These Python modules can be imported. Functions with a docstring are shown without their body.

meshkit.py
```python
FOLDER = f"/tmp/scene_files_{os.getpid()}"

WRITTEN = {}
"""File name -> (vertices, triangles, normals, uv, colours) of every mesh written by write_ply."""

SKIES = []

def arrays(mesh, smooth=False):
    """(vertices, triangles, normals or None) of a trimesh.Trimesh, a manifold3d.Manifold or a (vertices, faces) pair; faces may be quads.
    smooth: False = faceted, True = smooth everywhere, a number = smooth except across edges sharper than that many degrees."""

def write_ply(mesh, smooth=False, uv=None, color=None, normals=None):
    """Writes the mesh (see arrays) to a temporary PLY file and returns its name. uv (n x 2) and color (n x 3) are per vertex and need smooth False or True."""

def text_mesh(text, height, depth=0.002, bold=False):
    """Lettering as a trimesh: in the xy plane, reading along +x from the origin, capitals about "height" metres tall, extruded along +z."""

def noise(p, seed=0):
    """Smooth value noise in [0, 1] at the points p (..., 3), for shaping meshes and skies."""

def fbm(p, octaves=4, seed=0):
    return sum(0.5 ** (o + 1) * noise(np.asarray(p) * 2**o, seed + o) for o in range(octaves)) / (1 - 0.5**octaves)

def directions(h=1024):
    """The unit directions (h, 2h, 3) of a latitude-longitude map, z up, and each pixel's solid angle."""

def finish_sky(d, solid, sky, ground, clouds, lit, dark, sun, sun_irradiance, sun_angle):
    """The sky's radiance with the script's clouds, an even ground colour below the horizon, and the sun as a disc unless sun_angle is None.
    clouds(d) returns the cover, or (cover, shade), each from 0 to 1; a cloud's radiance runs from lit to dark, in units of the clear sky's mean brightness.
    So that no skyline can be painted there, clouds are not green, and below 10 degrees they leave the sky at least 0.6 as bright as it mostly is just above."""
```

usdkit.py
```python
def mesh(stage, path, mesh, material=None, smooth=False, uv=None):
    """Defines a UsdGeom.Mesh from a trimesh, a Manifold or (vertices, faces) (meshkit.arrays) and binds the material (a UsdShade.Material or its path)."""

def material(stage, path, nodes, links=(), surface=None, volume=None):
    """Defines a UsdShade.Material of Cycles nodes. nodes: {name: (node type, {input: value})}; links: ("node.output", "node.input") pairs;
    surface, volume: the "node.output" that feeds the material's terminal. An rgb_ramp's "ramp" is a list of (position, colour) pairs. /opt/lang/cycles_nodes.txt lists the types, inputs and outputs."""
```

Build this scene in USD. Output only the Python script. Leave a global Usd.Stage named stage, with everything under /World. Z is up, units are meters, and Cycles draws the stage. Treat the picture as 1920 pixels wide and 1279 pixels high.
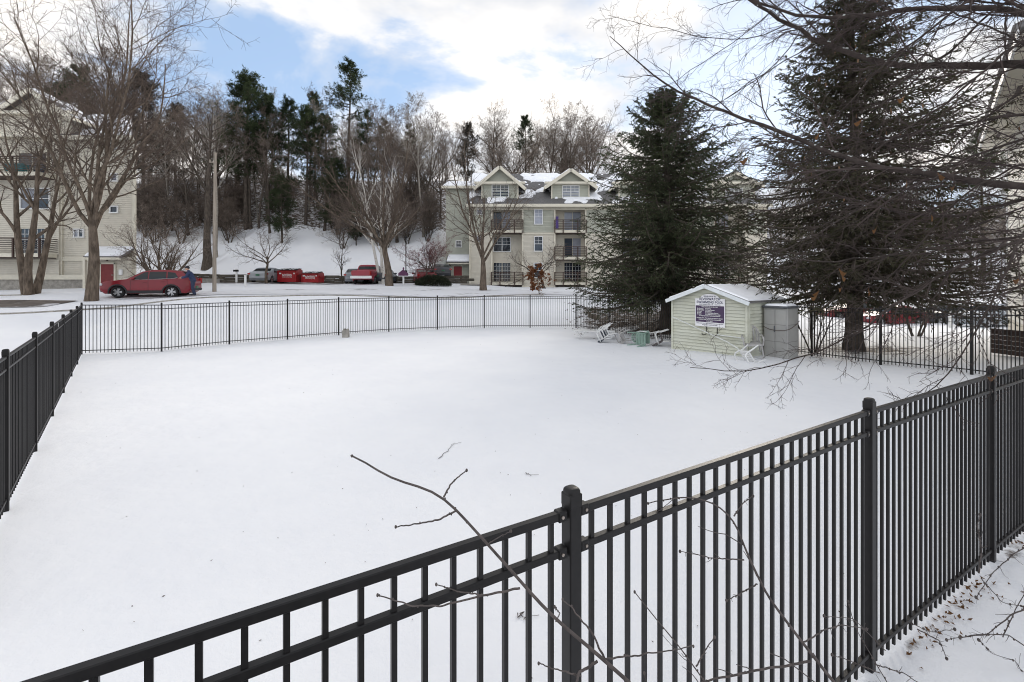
import math, numpy as np, trimesh, usdkit, meshkit
import shapely.geometry as sg
from scipy.interpolate import LinearNDInterpolator
from scipy.ndimage import gaussian_filter, map_coordinates
from pxr import Usd, UsdGeom, UsdLux, UsdShade, Gf, Sdf, Vt

stage = Usd.Stage.CreateInMemory()
UsdGeom.SetStageUpAxis(stage, 'Z'); UsdGeom.SetStageMetersPerUnit(stage, 1.0)
UsdGeom.Xform.Define(stage, '/World'); UsdGeom.Scope.Define(stage, '/World/Looks')

# ------------------------------------------------------------------ camera, sky, sun, exposure
EYE, FPX, HOR = 2.6, 850.0, 530.0
cam = UsdGeom.Camera.Define(stage, '/World/camera')
cam.CreateHorizontalApertureAttr(36.0); cam.CreateVerticalApertureAttr(24.0)
cam.CreateFocalLengthAttr(FPX / 1920 * 36)
cam.CreateVerticalApertureOffsetAttr(-(639.5 - HOR) / 1920 * 36)
cam.CreateFStopAttr(0.0); cam.CreateFocusDistanceAttr(8.0)
cam.CreateExposureAttr(0.66)
cam.AddTranslateOp().Set((0, 0, EYE)); cam.AddRotateXOp().Set(90.0)
SUN_AZ, SUN_EL = math.radians(27), math.radians(24)
sunm = UsdLux.DistantLight.Define(stage, '/World/sun')
sunm.CreateIntensityAttr(0.40); sunm.CreateAngleAttr(24.0); sunm.CreateNormalizeAttr(True) if hasattr(sunm, 'CreateNormalizeAttr') else None
sunm.CreateColorAttr((1.0, 0.91, 0.79))
sunm.AddRotateZOp().Set(-math.degrees(SUN_AZ)); sunm.AddRotateXOp().Set(90 + math.degrees(SUN_EL) - 180 + 0)
sky = usdkit.material(stage, '/World/Looks/sky', {
    'tc': ('texture_coordinate', {}),
    'sky': ('sky_texture', {'sky_type': 'single_scattering', 'sun_disc': False, 'sun_elevation': SUN_EL, 'sun_rotation': SUN_AZ, 'air_density': 1.0, 'aerosol_density': 0.4, 'ozone_density': 2.0}),
    'skyg': ('mix_color', {'blend_type': 'mix', 'fac': 0.65, 'b': (3.1, 4.4, 6.4)}),
    'map': ('mapping', {'mapping_type': 'point', 'scale': (1.0, 1.0, 2.3), 'location': (4.8, 4.1, 1.9)}),
    'n1': ('noise_texture', {'scale': 2.0, 'detail': 8.0, 'roughness': 0.56, 'distortion': 0.3}),
    'r1': ('rgb_ramp', {'ramp': [(0.0, (.04, .04, .04)), (0.39, (.06, .06, .06)), (0.445, (.38, .38, .38)), (0.485, (.82, .82, .82)), (0.54, (1, 1, 1)), (1.0, (1, 1, 1))]}),
    'n2': ('noise_texture', {'scale': 4.3, 'detail': 5.0, 'roughness': 0.5}),
    'r2': ('rgb_ramp', {'ramp': [(0.3, (4.9, 5.1, 5.5)), (0.5, (6.9, 6.75, 6.6)), (0.66, (8.2, 7.7, 7.2))]}),
    'mixc': ('mix_color', {'blend_type': 'mix', 'use_clamp': True}),
    'bg': ('background_shader', {'strength': 0.1}),
}, [('tc.generated', 'map.vector'), ('map.vector', 'n1.vector'), ('map.vector', 'n2.vector'), ('n1.fac', 'r1.fac'), ('n2.fac', 'r2.fac'),
    ('sky.color', 'skyg.a'), ('skyg.result', 'mixc.a'), ('r2.color', 'mixc.b'), ('r1.color', 'mixc.fac'), ('mixc.result', 'bg.color')], surface='bg.background')
dome = UsdLux.DomeLight.Define(stage, '/World/sky'); dome.CreateIntensityAttr(1.0)
UsdShade.MaterialBindingAPI.Apply(dome.GetPrim()).Bind(sky)
dome.GetPrim().SetCustomDataByKey('label', 'pale blue winter sky with broad bright white clouds'); dome.GetPrim().SetCustomDataByKey('category', 'sky'); dome.GetPrim().SetCustomDataByKey('kind', 'structure')

# ------------------------------------------------------------------ helpers
def P(px, py, d): return np.array([(px - 960) / FPX * d, d, EYE - (py - HOR) / FPX * d])
def X(px, d): return (px - 960) / FPX * d
USED = {}
def uniq(parent, name):
    k = (parent, name); n = USED.get(k, 0); USED[k] = n + 1
    return f'{parent}/{name}' if n == 0 else f'{parent}/{name}_{n:03d}'
def tag(prim, label=None, cat=None, group=None, kind=None):
    for k, v in (('label', label), ('category', cat), ('group', group), ('kind', kind)):
        if v: prim.SetCustomDataByKey(k, v)

class MB:
    def __init__(s): s.v, s.f, s.n = [], [], 0
    def add(s, v, f):
        v = np.asarray(v, float).reshape(-1, 3); f = np.asarray(f, int)
        if f.shape[1] == 4: f = np.vstack([f[:, [0, 1, 2]], f[:, [0, 2, 3]]])
        s.v.append(v); s.f.append(f + s.n); s.n += len(v); return s
    def tm(s, m): return s.add(m.vertices, m.faces)
    def box(s, c, size, rz=0.0, R=None, ch=0.0):
        hx, hy, hz = np.array(size, float) / 2
        if ch > 0:
            ch = min(ch, hx * .9, hy * .9, hz * .9)
            pts = np.array([[sx * (hx - a), sy * (hy - b), sz * (hz - e)] for sx in (-1, 1) for sy in (-1, 1) for sz in (-1, 1) for a, b, e in ((0, ch, ch), (ch, 0, ch), (ch, ch, 0))])
            m = trimesh.convex.convex_hull(pts); v, f = np.array(m.vertices), np.array(m.faces)
        else:
            v = np.array([[x, y, z] for x in (-hx, hx) for y in (-hy, hy) for z in (-hz, hz)])
            f = np.array([[0, 1, 3, 2], [4, 6, 7, 5], [0, 4, 5, 1], [2, 3, 7, 6], [0, 2, 6, 4], [1, 5, 7, 3]])
        if R is None:
            cz, sz_ = math.cos(rz), math.sin(rz); R = np.array([[cz, -sz_, 0], [sz_, cz, 0], [0, 0, 1]])
        return s.add(v @ np.asarray(R).T + np.asarray(c), f)
    def bar(s, a, b, w, h, ch=0.0):          # box from a to b, w across, h tall
        a, b = np.asarray(a, float), np.asarray(b, float); d = b - a; L = np.linalg.norm(d); d = d / L
        up = np.array([0, 0, 1.0]) if abs(d[2]) < .95 else np.array([0, 1.0, 0])
        sd = np.cross(up, d); sd /= np.linalg.norm(sd); u = np.cross(d, sd)
        return s.box((a + b) / 2, (L, w, h), R=np.stack([d, sd, u], 1), ch=ch)
    def tube(s, pts, r, sides=6, cap=True):
        pts = np.asarray(pts, float); r = np.broadcast_to(r, (len(pts),))
        v, f = tubes(pts[None], r[None], sides); s.add(v, f)
        if cap:
            k = len(pts)
            for ring, rev in ((0, True), (k - 1, False)):
                idx = np.arange(sides) + ring * sides; c = v[idx]
                ff = np.array([[0, i, i + 1] for i in range(1, sides - 1)]); s.add(c, ff[:, ::-1] if rev else ff)
        return s
    def cyl(s, a, b, r, sides=12): return s.tube([a, b], r, sides)
    def poly(s, pts2, depth, M):             # extrude 2d polygon by depth along +z local then 4x4/3x4 M
        p = pts2 if isinstance(pts2, sg.base.BaseGeometry) else sg.Polygon(pts2)
        m = trimesh.creation.extrude_polygon(p, depth, engine='earcut'); v = np.array(m.vertices)
        M = np.asarray(M, float); return s.add(v @ M[:3, :3].T + M[:3, 3], m.faces)
    def ell(s, c, r, sub=2, R=None):
        m = trimesh.creation.icosphere(subdivisions=sub); v = np.array(m.vertices) * np.asarray(r)
        if R is not None: v = v @ np.asarray(R).T
        return s.add(v + np.asarray(c), m.faces)
    def arr(s): return np.vstack(s.v), np.vstack(s.f)

def tubes(pts, rad, sides=3):
    """(N,K,3), (N,K) -> vertices, triangles"""
    N, K, _ = pts.shape
    t = np.gradient(pts, axis=1); t /= np.linalg.norm(t, axis=2, keepdims=True) + 1e-12
    mt = t.mean(1); ref = np.where(np.abs(mt[:, 2:]) < .8, [[0, 0, 1.0]], [[1.0, 0.02, 0]])
    a = np.cross(t, ref[:, None, :]); a /= np.linalg.norm(a, axis=2, keepdims=True) + 1e-12
    b = np.cross(t, a); an = np.arange(sides) * 2 * np.pi / sides
    v = pts[:, :, None] + rad[:, :, None, None] * (np.cos(an)[None, None, :, None] * a[:, :, None] + np.sin(an)[None, None, :, None] * b[:, :, None])
    i, j = np.meshgrid(np.arange(K - 1), np.arange(sides), indexing='ij')
    q = np.stack([i * sides + j, i * sides + (j + 1) % sides, (i + 1) * sides + (j + 1) % sides, (i + 1) * sides + j], -1).reshape(-1, 4)
    f = np.vstack([q[:, [0, 1, 2]], q[:, [0, 2, 3]]])
    f = (f[None] + (np.arange(N) * K * sides)[:, None, None]).reshape(-1, 3)
    return v.reshape(-1, 3), f

def put(path, mb, m, smooth=False, off=None):
    v, f = mb.arr() if isinstance(mb, MB) else (np.array(mb.vertices), np.array(mb.faces)) if hasattr(mb, 'vertices') else (np.asarray(mb[0], float), np.asarray(mb[1]))
    if off is not None: v = v - np.asarray(off)
    if smooth == 'all':
        return usdkit.mesh(stage, path, (v, f), m, smooth=True)
    return usdkit.mesh(stage, path, (v, f), m, smooth=smooth)

class Thing:
    """an Xform at the thing's base; parts given in world coordinates unless local"""
    def __init__(s, name, label, cat, loc=(0, 0, 0), rz=0.0, scale=1.0, group=None, kind=None, local=True, rx=0.0, ry=0.0):
        s.path = uniq('/World', name); s.x = UsdGeom.Xform.Define(stage, s.path); s.prim = s.x.GetPrim()
        setx(s.x, loc, rz, scale, rx, ry); s.loc = np.array(loc, float); s.local = local
        tag(s.prim, label, cat, group, kind)
    def add(s, name, mb, m, smooth=False, parent=None, label=None, kind=None):
        p = uniq(parent or s.path, name)
        o = put(p, mb, m, smooth, None if s.local else s.loc)
        tag(o.GetPrim(), label, kind=kind)
        return p
def each(T, name, mb, m_, smooth=False):
    o = 0
    for v, f in zip(mb.v, mb.f): T.add(name, (v, f - o), m_, smooth); o += len(v)
def setx(x, loc, rz=0.0, scale=1.0, rx=0.0, ry=0.0):
    x.ClearXformOpOrder()
    ops = {o.GetOpName(): o for o in x.GetOrderedXformOps()}
    sc = (scale,) * 3 if np.ndim(scale) == 0 else scale
    t = x.AddTranslateOp(); t.Set(Gf.Vec3d(*map(float, loc)))
    r = x.AddRotateXYZOp(); r.Set(Gf.Vec3f(math.degrees(rx), math.degrees(ry), math.degrees(rz)))
    c = x.AddScaleOp(); c.Set(Gf.Vec3f(*map(float, sc)))
def copy(src, name, label, cat, loc, rz=0.0, scale=1.0, group=None, rx=0.0, ry=0.0):
    p = uniq('/World', name); x = UsdGeom.Xform.Define(stage, p); pr = x.GetPrim()
    pr.GetReferences().AddInternalReference(src.path); pr.SetInstanceable(True)
    setx(x, loc, rz, scale, rx, ry)
    pr.SetCustomData({}); tag(pr, label, cat, group)
    return pr
def single(name, mb, m, label, cat, group=None, kind=None, smooth=False, loc=None):
    p = uniq('/World', name); o = put(p, mb, m, smooth, loc)
    if loc is not None: o.AddTranslateOp().Set(Gf.Vec3d(*map(float, loc)))
    tag(o.GetPrim(), label, cat, group, kind); return o

# ------------------------------------------------------------------ materials
MATS = {}
def mat(name, col, rough=.6, vary=.15, scale=6.0, bump=0.0, bscale=40.0, metal=0.0, spec=.4, coat=0.0, col2=None, per=0.0, stretch=(1, 1, 1), bdist=.01, thr=(.35, .65)):
    if name in MATS: return MATS[name]
    c = np.array(col, float); c2 = np.array(col2, float) if col2 is not None else c * (1 - vary)
    c1 = c if col2 is not None else np.minimum(c * (1 + vary), 1)
    nodes = {'tc': ('texture_coordinate', {}), 'mp': ('mapping', {'mapping_type': 'point', 'scale': stretch}),
             'n': ('noise_texture', {'scale': scale, 'detail': 5.0, 'roughness': .6}),
             'r': ('rgb_ramp', {'ramp': [(0, c2), (thr[0], c2), (thr[1], c1), (1, c1)]}),
             'p': ('principled_bsdf', {'roughness': rough, 'metallic': metal, 'specular_ior_level': spec, 'coat_weight': coat, 'coat_roughness': .08})}
    links = [('tc.object', 'mp.vector'), ('mp.vector', 'n.vector'), ('n.fac', 'r.fac')]
    out = 'r.color'
    if per:
        nodes['oi'] = ('object_info', {}); nodes['mr'] = ('map_range', {'from_min': 0, 'from_max': 1, 'to_min': 1 - per, 'to_max': 1 + per})
        nodes['h'] = ('hsv', {'hue': .5, 'saturation': 1.0, 'fac': 1.0})
        links += [('oi.random', 'mr.value'), ('mr.result', 'h.value'), (out, 'h.color')]; out = 'h.color'
    links.append((out, 'p.base_color'))
    if bump:
        nodes['bn'] = ('noise_texture', {'scale': bscale, 'detail': 4.0, 'roughness': .6}); nodes['b'] = ('bump', {'strength': bump, 'distance': bdist})
        links += [('mp.vector', 'bn.vector'), ('bn.fac', 'b.height'), ('b.normal', 'p.normal')]
    MATS[name] = usdkit.material(stage, f'/World/Looks/{name}', nodes, links, surface='p.BSDF')
    return MATS[name]
def leafmat(name, c1, c2, scale=1.5, tr=.3):
    MATS[name] = usdkit.material(stage, f'/World/Looks/{name}', {
        'tc': ('texture_coordinate', {}), 'n': ('noise_texture', {'scale': scale, 'detail': 4.0}), 'g': ('geometry', {}),
        'r': ('rgb_ramp', {'ramp': [(.3, c2), (.62, c1)]}),
        'mr': ('map_range', {'from_min': 0, 'from_max': 1, 'to_min': .45, 'to_max': 1.7}), 'h': ('hsv', {'hue': .5, 'saturation': 1.0, 'fac': 1.0}),
        'd': ('principled_bsdf', {'roughness': .6, 'specular_ior_level': .25}), 't': ('translucent_bsdf', {}), 'm': ('mix_closure', {'fac': tr})},
        [('tc.object', 'n.vector'), ('n.fac', 'r.fac'), ('r.color', 'h.color'), ('g.random_per_island', 'mr.value'), ('mr.result', 'h.value'),
         ('h.color', 'd.base_color'), ('h.color', 't.color'), ('d.BSDF', 'm.closure1'), ('t.BSDF', 'm.closure2')], surface='m.closure')
    return MATS[name]
BLACK = mat('black_paint', (.0072, .0066, .0068), rough=.40, vary=.25, scale=30, bump=.12, bscale=500, spec=.28, bdist=.002)
SNOWROOF = mat('roof_snow', (.86, .87, .9), rough=.8, vary=.03, scale=3, bump=.3, bscale=12, spec=.2, bdist=.03)
CREAM = mat('cream_siding', (.60, .56, .475), rough=.6, vary=.05, scale=2, spec=.25)
SAGE = mat('sage_siding', (.43, .435, .365), rough=.6, vary=.05, scale=2, spec=.25)
TRIM = mat('cream_trim', (.62, .58, .48), rough=.55, vary=.05, scale=3)
WHITE = mat('white_paint', (.74, .74, .73), rough=.5, vary=.05, scale=8)
SHINGLE = mat('grey_shingle', (.13, .125, .125), rough=.9, vary=.3, scale=14, bump=.4, bscale=60)
DECKBROWN = mat('brown_rail', (.05, .028, .022), rough=.6, vary=.2)
DOORRED = mat('red_door', (.17, .018, .02), rough=.5, vary=.12)
CONC = mat('concrete', (.30, .28, .25), rough=.9, vary=.25, scale=4, bump=.3, bscale=30)
GLASS = mat('window_glass', (.018, .022, .03), rough=.05, vary=.5, scale=.6, spec=.7, per=.5)
CURTAIN = mat('blind_glass', (.26, .27, .31), rough=.12, vary=.2, scale=1.2, spec=.6, per=.3)
BARK = mat('grey_brown_bark', (.120, .094, .073), rough=.95, vary=.45, scale=7, bump=.8, bscale=18, stretch=(1, 1, .25), bdist=.03, spec=.1)
TWIG = mat('twig', (.165, .132, .11), rough=.9, vary=.25, scale=1.5, per=.25, spec=.1)
TWIGD = mat('dark_twig', (.098, .075, .063), rough=.9, vary=.25, scale=1.5, spec=.1)
TWIGG = mat('pale_twig', (.27, .24, .205), rough=.9, vary=.25, scale=1.5, spec=.1)
TWIGR = mat('reddish_twig', (.16, .075, .075), rough=.9, vary=.25, scale=1.5, spec=.1)
BIRCH = mat('birch_bark', (.62, .59, .54), rough=.8, col2=(.10, .09, .08), scale=5, stretch=(1, 1, 3), thr=(.33, .4), spec=.2)
SPRTWIG = mat('spruce_twig', (.075, .052, .038), rough=.9, vary=.3, scale=2)
DARKBARK = mat('dark_bark', (.085, .070, .058), rough=.9, vary=.4, scale=8, bump=.8, bscale=30, stretch=(1, 1, .35), bdist=.015, spec=.15)
NEEDLE = leafmat('spruce_needles', (.145, .178, .085), (.060, .080, .044), .9)
NEEDLE2 = leafmat('brownish_spruce_needles', (.150, .145, .078), (.066, .066, .038), .9)
PINE = leafmat('pine_needles', (.13, .175, .078), (.06, .09, .044), .35, .45)
PINEB = leafmat('dull_pine_needles', (.10, .09, .062), (.05, .048, .034), .35)
OAKLEAF = leafmat('dry_oak_leaves', (.50, .20, .075), (.34, .12, .045), 3.0, .35)
DRYLEAF = leafmat('dry_leaf', (.38, .20, .085), (.24, .11, .045), 3.0, .35)
BUSHLEAF = leafmat('bush_needles', (.085, .10, .055), (.04, .052, .03), 4.0, .2)

# ------------------------------------------------------------------ terrain
FAR = [P(153, 530, 16.0)[:2], P(303, 530, 16.95)[:2], P(430, 530, 18.9)[:2], P(539, 530, 20.4)[:2], P(635, 530, 21.8)[:2], P(729, 530, 23.2)[:2],
       P(820, 530, 24.3)[:2], P(908, 530, 25.0)[:2], P(994, 530, 25.2)[:2], P(1080, 530, 25.0)[:2]]
RIGHT = [FAR[-1], P(1142, 530, 23.0)[:2], P(1214, 530, 21.0)[:2], P(1296, 530, 19.3)[:2], P(1400, 530, 18.0)[:2], P(1522, 530, 16.2)[:2], P(1651, 530, 14.1)[:2], P(1822, 530, 12.0)[:2], np.array([12.6, 10.4])]
LEFT = [FAR[0]] + [FAR[0] + (np.array([-5.72, 5.12]) - FAR[0]) * t for t in (1 / 6, 2 / 6, 3 / 6, 4 / 6, 5 / 6, 1.0)]
LEFT.append(LEFT[-1] + (LEFT[-1] - LEFT[-2]))
NEAR = [np.array([-1.93, .42]), np.array([.225, 1.71]), np.array([2.388, 3.03]), np.array([4.44, 4.2]), np.array([6.55, 5.4])]
def poly_pts(pl, z): return [(p[0], p[1], z) for p in pl]
CP = poly_pts(FAR, 0) + poly_pts(LEFT, 0) + poly_pts(NEAR, 0) + poly_pts(RIGHT[:5], 0)
CP += [(10.4, 16.2, -.12), (11.5, 14.1, .02), (12.2, 12, .18), (12.6, 10.4, .25)]
CP += [(0, 8, 0), (-5, 12, 0), (5, 12, 0), (0, 16, 0), (5, 18, 0), (8, 10, .0), (-8, 14, 0), (2, 21, 0), (9, 14, .02), (7.7, 14.9, .1), (8.4, 15.6, .1), (-10, 17, 0), (4, 6, 0), (8, 8, .1)]
CP += [(-22.9, 20.3, 1.0), (-22.6, 22.4, 1.35), (-23.1, 25, 1.62), (-21.4, 27, 1.62), (-17, 27.5, 1.85), (-18.6, 25.4, 1.84), (-20.2, 25.0, 1.68), (-16.8, 26, 1.8), (-30, 28, 2.05), (-27, 33, 2.3), (-42, 33, 1.95), (-60, 33, 1.9), (-19.7, 30, 1.95), (-24, 29.5, 2.0), (-30, 25, 1.6), (-30, 20, 1.2), (-60, 24, 1.4),
       (-20, 23.5, 1.2), (-17.5, 19, .25), (-12.5, 22.5, .3), (-13, 26, 1.35), (-12, 30, 1.85), (-6, 29, .9), (-8, 32, 1.75), (0, 29.5, .95), (0, 33, 1.8), (-10.3, 38, 2.35), (-16, 40, 2.5), (-28, 40, 2.6), (-40, 44, 2.8), (-7, 42.5, 2.6), (-28, 44.4, 2.6), (-5, 44.4, 2.6),
       (-2.3, 36, 1.95), (2, 40, 2.05), (-7, 46.5, 2.35), (0, 46.5, 2.1), (10, 46.5, 2.1), (26, 46.5, 1.6), (6, 30, 1.35), (7, 33, 1.6), (4.5, 27.5, .55), (7.85, 23, .28), (10, 26, .5), (12, 30, .7), (13.2, 17.5, .0), (18, 18, .05), (16, 14, .25), (15, 22, -.05),
       (20, 25, -.1), (25, 30, -.2), (18, 38, .7), (35, 30, -.1), (30, 40, .4), (40, 47, 1.0), (22, 17, .3), (30, 15, .4), (60, 40, .6), (60, 10, .4), (18, 8, .3), (10, 4, .15), (3, 0, .1), (-4, -2, .1), (-12, 2, .3), (-20, 10, .7), (-60, 5, 1.2), (60, -12, .5), (-60, -12, 1), (0, -12, .3),
       (-60, 60, 2.8), (60, 62, 1.5), (0, 60, 2.4), (-30, 60, 2.8), (30, 60, 1.5)]
CP = np.array(CP, float)
_gx, _gy = np.meshgrid(np.arange(-60, 60.01, .5), np.arange(-12, 60.01, .5))
_gz = LinearNDInterpolator(CP[:, :2], CP[:, 2])(_gx, _gy); _gz = np.where(np.isnan(_gz), 1.0, _gz)
_gz = gaussian_filter(_gz, 2.0, mode='nearest')
def sstep(a, b, x): t = np.clip((np.asarray(x, float) - a) / (b - a), 0, 1); return t * t * (3 - 2 * t)
def hill(x, y):
    foot = 44.6 + 17 * sstep(-10, -3, x) + 10 * sstep(28, 50, x)
    t = np.maximum(y - foot, 0) * (1 + .1 * np.sin(x * .13 + 1))
    soft = np.where(t < 3, t * t / 6, t - 1.5)
    steep = np.minimum(soft, 27) * .60
    return steep + np.clip(soft - 27, 0, 70) * .17 + .72 * sstep(44.5, 44.75, y) * (1 - sstep(-5.4, -4.6, x)) * sstep(-32.5, -31, x)
def H(x, y):
    x = np.asarray(x, float); y = np.asarray(y, float)
    z = map_coordinates(_gz, [(np.clip(y, -12, 60) + 12) * 2, (np.clip(x, -60, 60) + 60) * 2], order=1, mode='nearest')
    z = z + hill(x, y)
    p = np.stack([x, y, 0 * x], -1)
    rough = .012 + .05 * sstep(26, 40, y) + .10 * sstep(48, 60, y)
    return z + (meshkit.fbm(p * .55, 3, 3) - .5) * 2 * rough + (meshkit.fbm(p * 2.2, 2, 8) - .5) * .012
def h1(x, y): return float(H(np.array([x]), np.array([y]))[0])

def axis(lo, hi, fine_lo, fine_hi, d, grow=1.12):
    a = list(np.arange(fine_lo, fine_hi + d / 2, d)); s = d; v = a[-1]
    while v < hi: s *= grow; v += s; a.append(v)
    s = d; v = a[0]; b = []
    while v > lo: s *= grow; v -= s; b.append(v)
    return np.array(b[::-1] + a)
gx = axis(-700, 700, -45, 45, .36); gy = axis(-60, 900, -3, 62, .33)
GX, GY = np.meshgrid(gx, gy); GZ = H(GX, GY)
nx_, ny_ = len(gx), len(gy); ii = (np.arange(ny_ - 1)[:, None] * nx_ + np.arange(nx_ - 1)[None, :]).ravel()
gf = np.stack([ii, ii + 1, ii + nx_ + 1, ii + nx_], 1)
SPR1, SPR2 = (X(1250, 23), 23.0), (X(1602, 17.5), 17.5)
def litter(x, y):
    """bare needle litter under the conifers, in the wood and on the leafy bank: a mask on the snow"""
    a = np.exp(-((x - SPR1[0]) ** 2 + (y - SPR1[1]) ** 2) / 7.0) * .66
    b = np.exp(-((x - SPR2[0] - .5) ** 2 / 14 + (y - SPR2[1]) ** 2 / 6)) * .50
    bank = sstep(2.5, 5, x) * (1 - sstep(10, 13, x)) * sstep(23, 24.5, y) * (1 - sstep(28, 31, y)) * .50
    wood = .46 * sstep(4.3, 7.5, hill(x, y)) * (y > 46)
    edge = np.zeros_like(x)
    for p, q in zip(NEAR[1:-1], NEAR[2:]):
        d = q - p; t = np.clip(((x - p[0]) * d[0] + (y - p[1]) * d[1]) / (d @ d), 0, 1)
        side = ((x - p[0]) * d[1] - (y - p[1]) * d[0]) / np.linalg.norm(d)
        r = np.hypot(x - p[0] - t * d[0], y - p[1] - t * d[1]); edge = np.maximum(edge, np.exp(-(r / .16) ** 2) * .40 * (side > -.05))
    for pl in (LEFT, RIGHT):
        for p, q in zip(pl[:-1], pl[1:]):
            d = q - p; t = np.clip(((x - p[0]) * d[0] + (y - p[1]) * d[1]) / (d @ d), 0, 1)
            edge = np.maximum(edge, np.exp(-(np.hypot(x - p[0] - t * d[0], y - p[1] - t * d[1]) / .2) ** 2) * (.40 if pl is RIGHT else .2))
    return np.clip(np.maximum.reduce([a, b, bank, wood, edge]), 0, 1)
SNOW = usdkit.material(stage, '/World/Looks/snow', {
    'tc': ('texture_coordinate', {}), 'lit': ('attribute', {'attribute': 'litter'}),
    'n': ('noise_texture', {'scale': 2.4, 'detail': 9.0, 'roughness': .74}), 'ad': ('math', {'math_type': 'add'}),
    'fr': ('map_range', {'from_min': .86, 'from_max': .98, 'to_min': 0, 'to_max': 1, 'clamp': True}),
    'dn': ('noise_texture', {'scale': 9.0, 'detail': 6.0}), 'dr': ('rgb_ramp', {'ramp': [(.3, (.035, .026, .02)), (.6, (.12, .085, .06)), (.75, (.12, .115, .06))]}),
    'sn': ('noise_texture', {'scale': .35, 'detail': 6.0, 'roughness': .6}), 'sr': ('rgb_ramp', {'ramp': [(.3, (.80, .81, .84)), (.7, (.87, .875, .89))]}),
    'mx': ('mix_color', {'blend_type': 'mix'}), 'b1': ('noise_texture', {'scale': 45.0, 'detail': 6.0, 'roughness': .7}), 'b2': ('noise_texture', {'scale': 3.0, 'detail': 5.0}),
    'bs': ('math', {'math_type': 'multiply_add', 'value2': 7.0}), 'bp': ('bump', {'strength': .35, 'distance': .012}),
    'p': ('principled_bsdf', {'roughness': .75, 'specular_ior_level': .2})},
    [('tc.object', 'n.vector'), ('tc.object', 'dn.vector'), ('tc.object', 'sn.vector'), ('tc.object', 'b1.vector'), ('tc.object', 'b2.vector'),
     ('n.fac', 'ad.value1'), ('lit.fac', 'ad.value2'), ('ad.value', 'fr.value'), ('dn.fac', 'dr.fac'), ('sn.fac', 'sr.fac'),
     ('sr.color', 'mx.a'), ('dr.color', 'mx.b'), ('fr.result', 'mx.fac'), ('mx.result', 'p.base_color'),
     ('b2.fac', 'bs.value1'), ('b1.fac', 'bs.value3'), ('bs.value', 'bp.height'), ('bp.normal', 'p.normal')], surface='p.BSDF')
GV = np.stack([GX.ravel(), GY.ravel(), GZ.ravel()], 1)
ground = usdkit.mesh(stage, '/World/ground', (GV, gf), SNOW, smooth=True)
UsdGeom.PrimvarsAPI(ground).CreatePrimvar('litter', Sdf.ValueTypeNames.FloatArray, 'vertex').Set(Vt.FloatArray.FromNumpy(litter(GX, GY).ravel().astype(np.float32)))
tag(ground.GetPrim(), 'snow covered ground of the pool yard, lawns and wooded hillside', 'ground', kind='structure')

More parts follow.
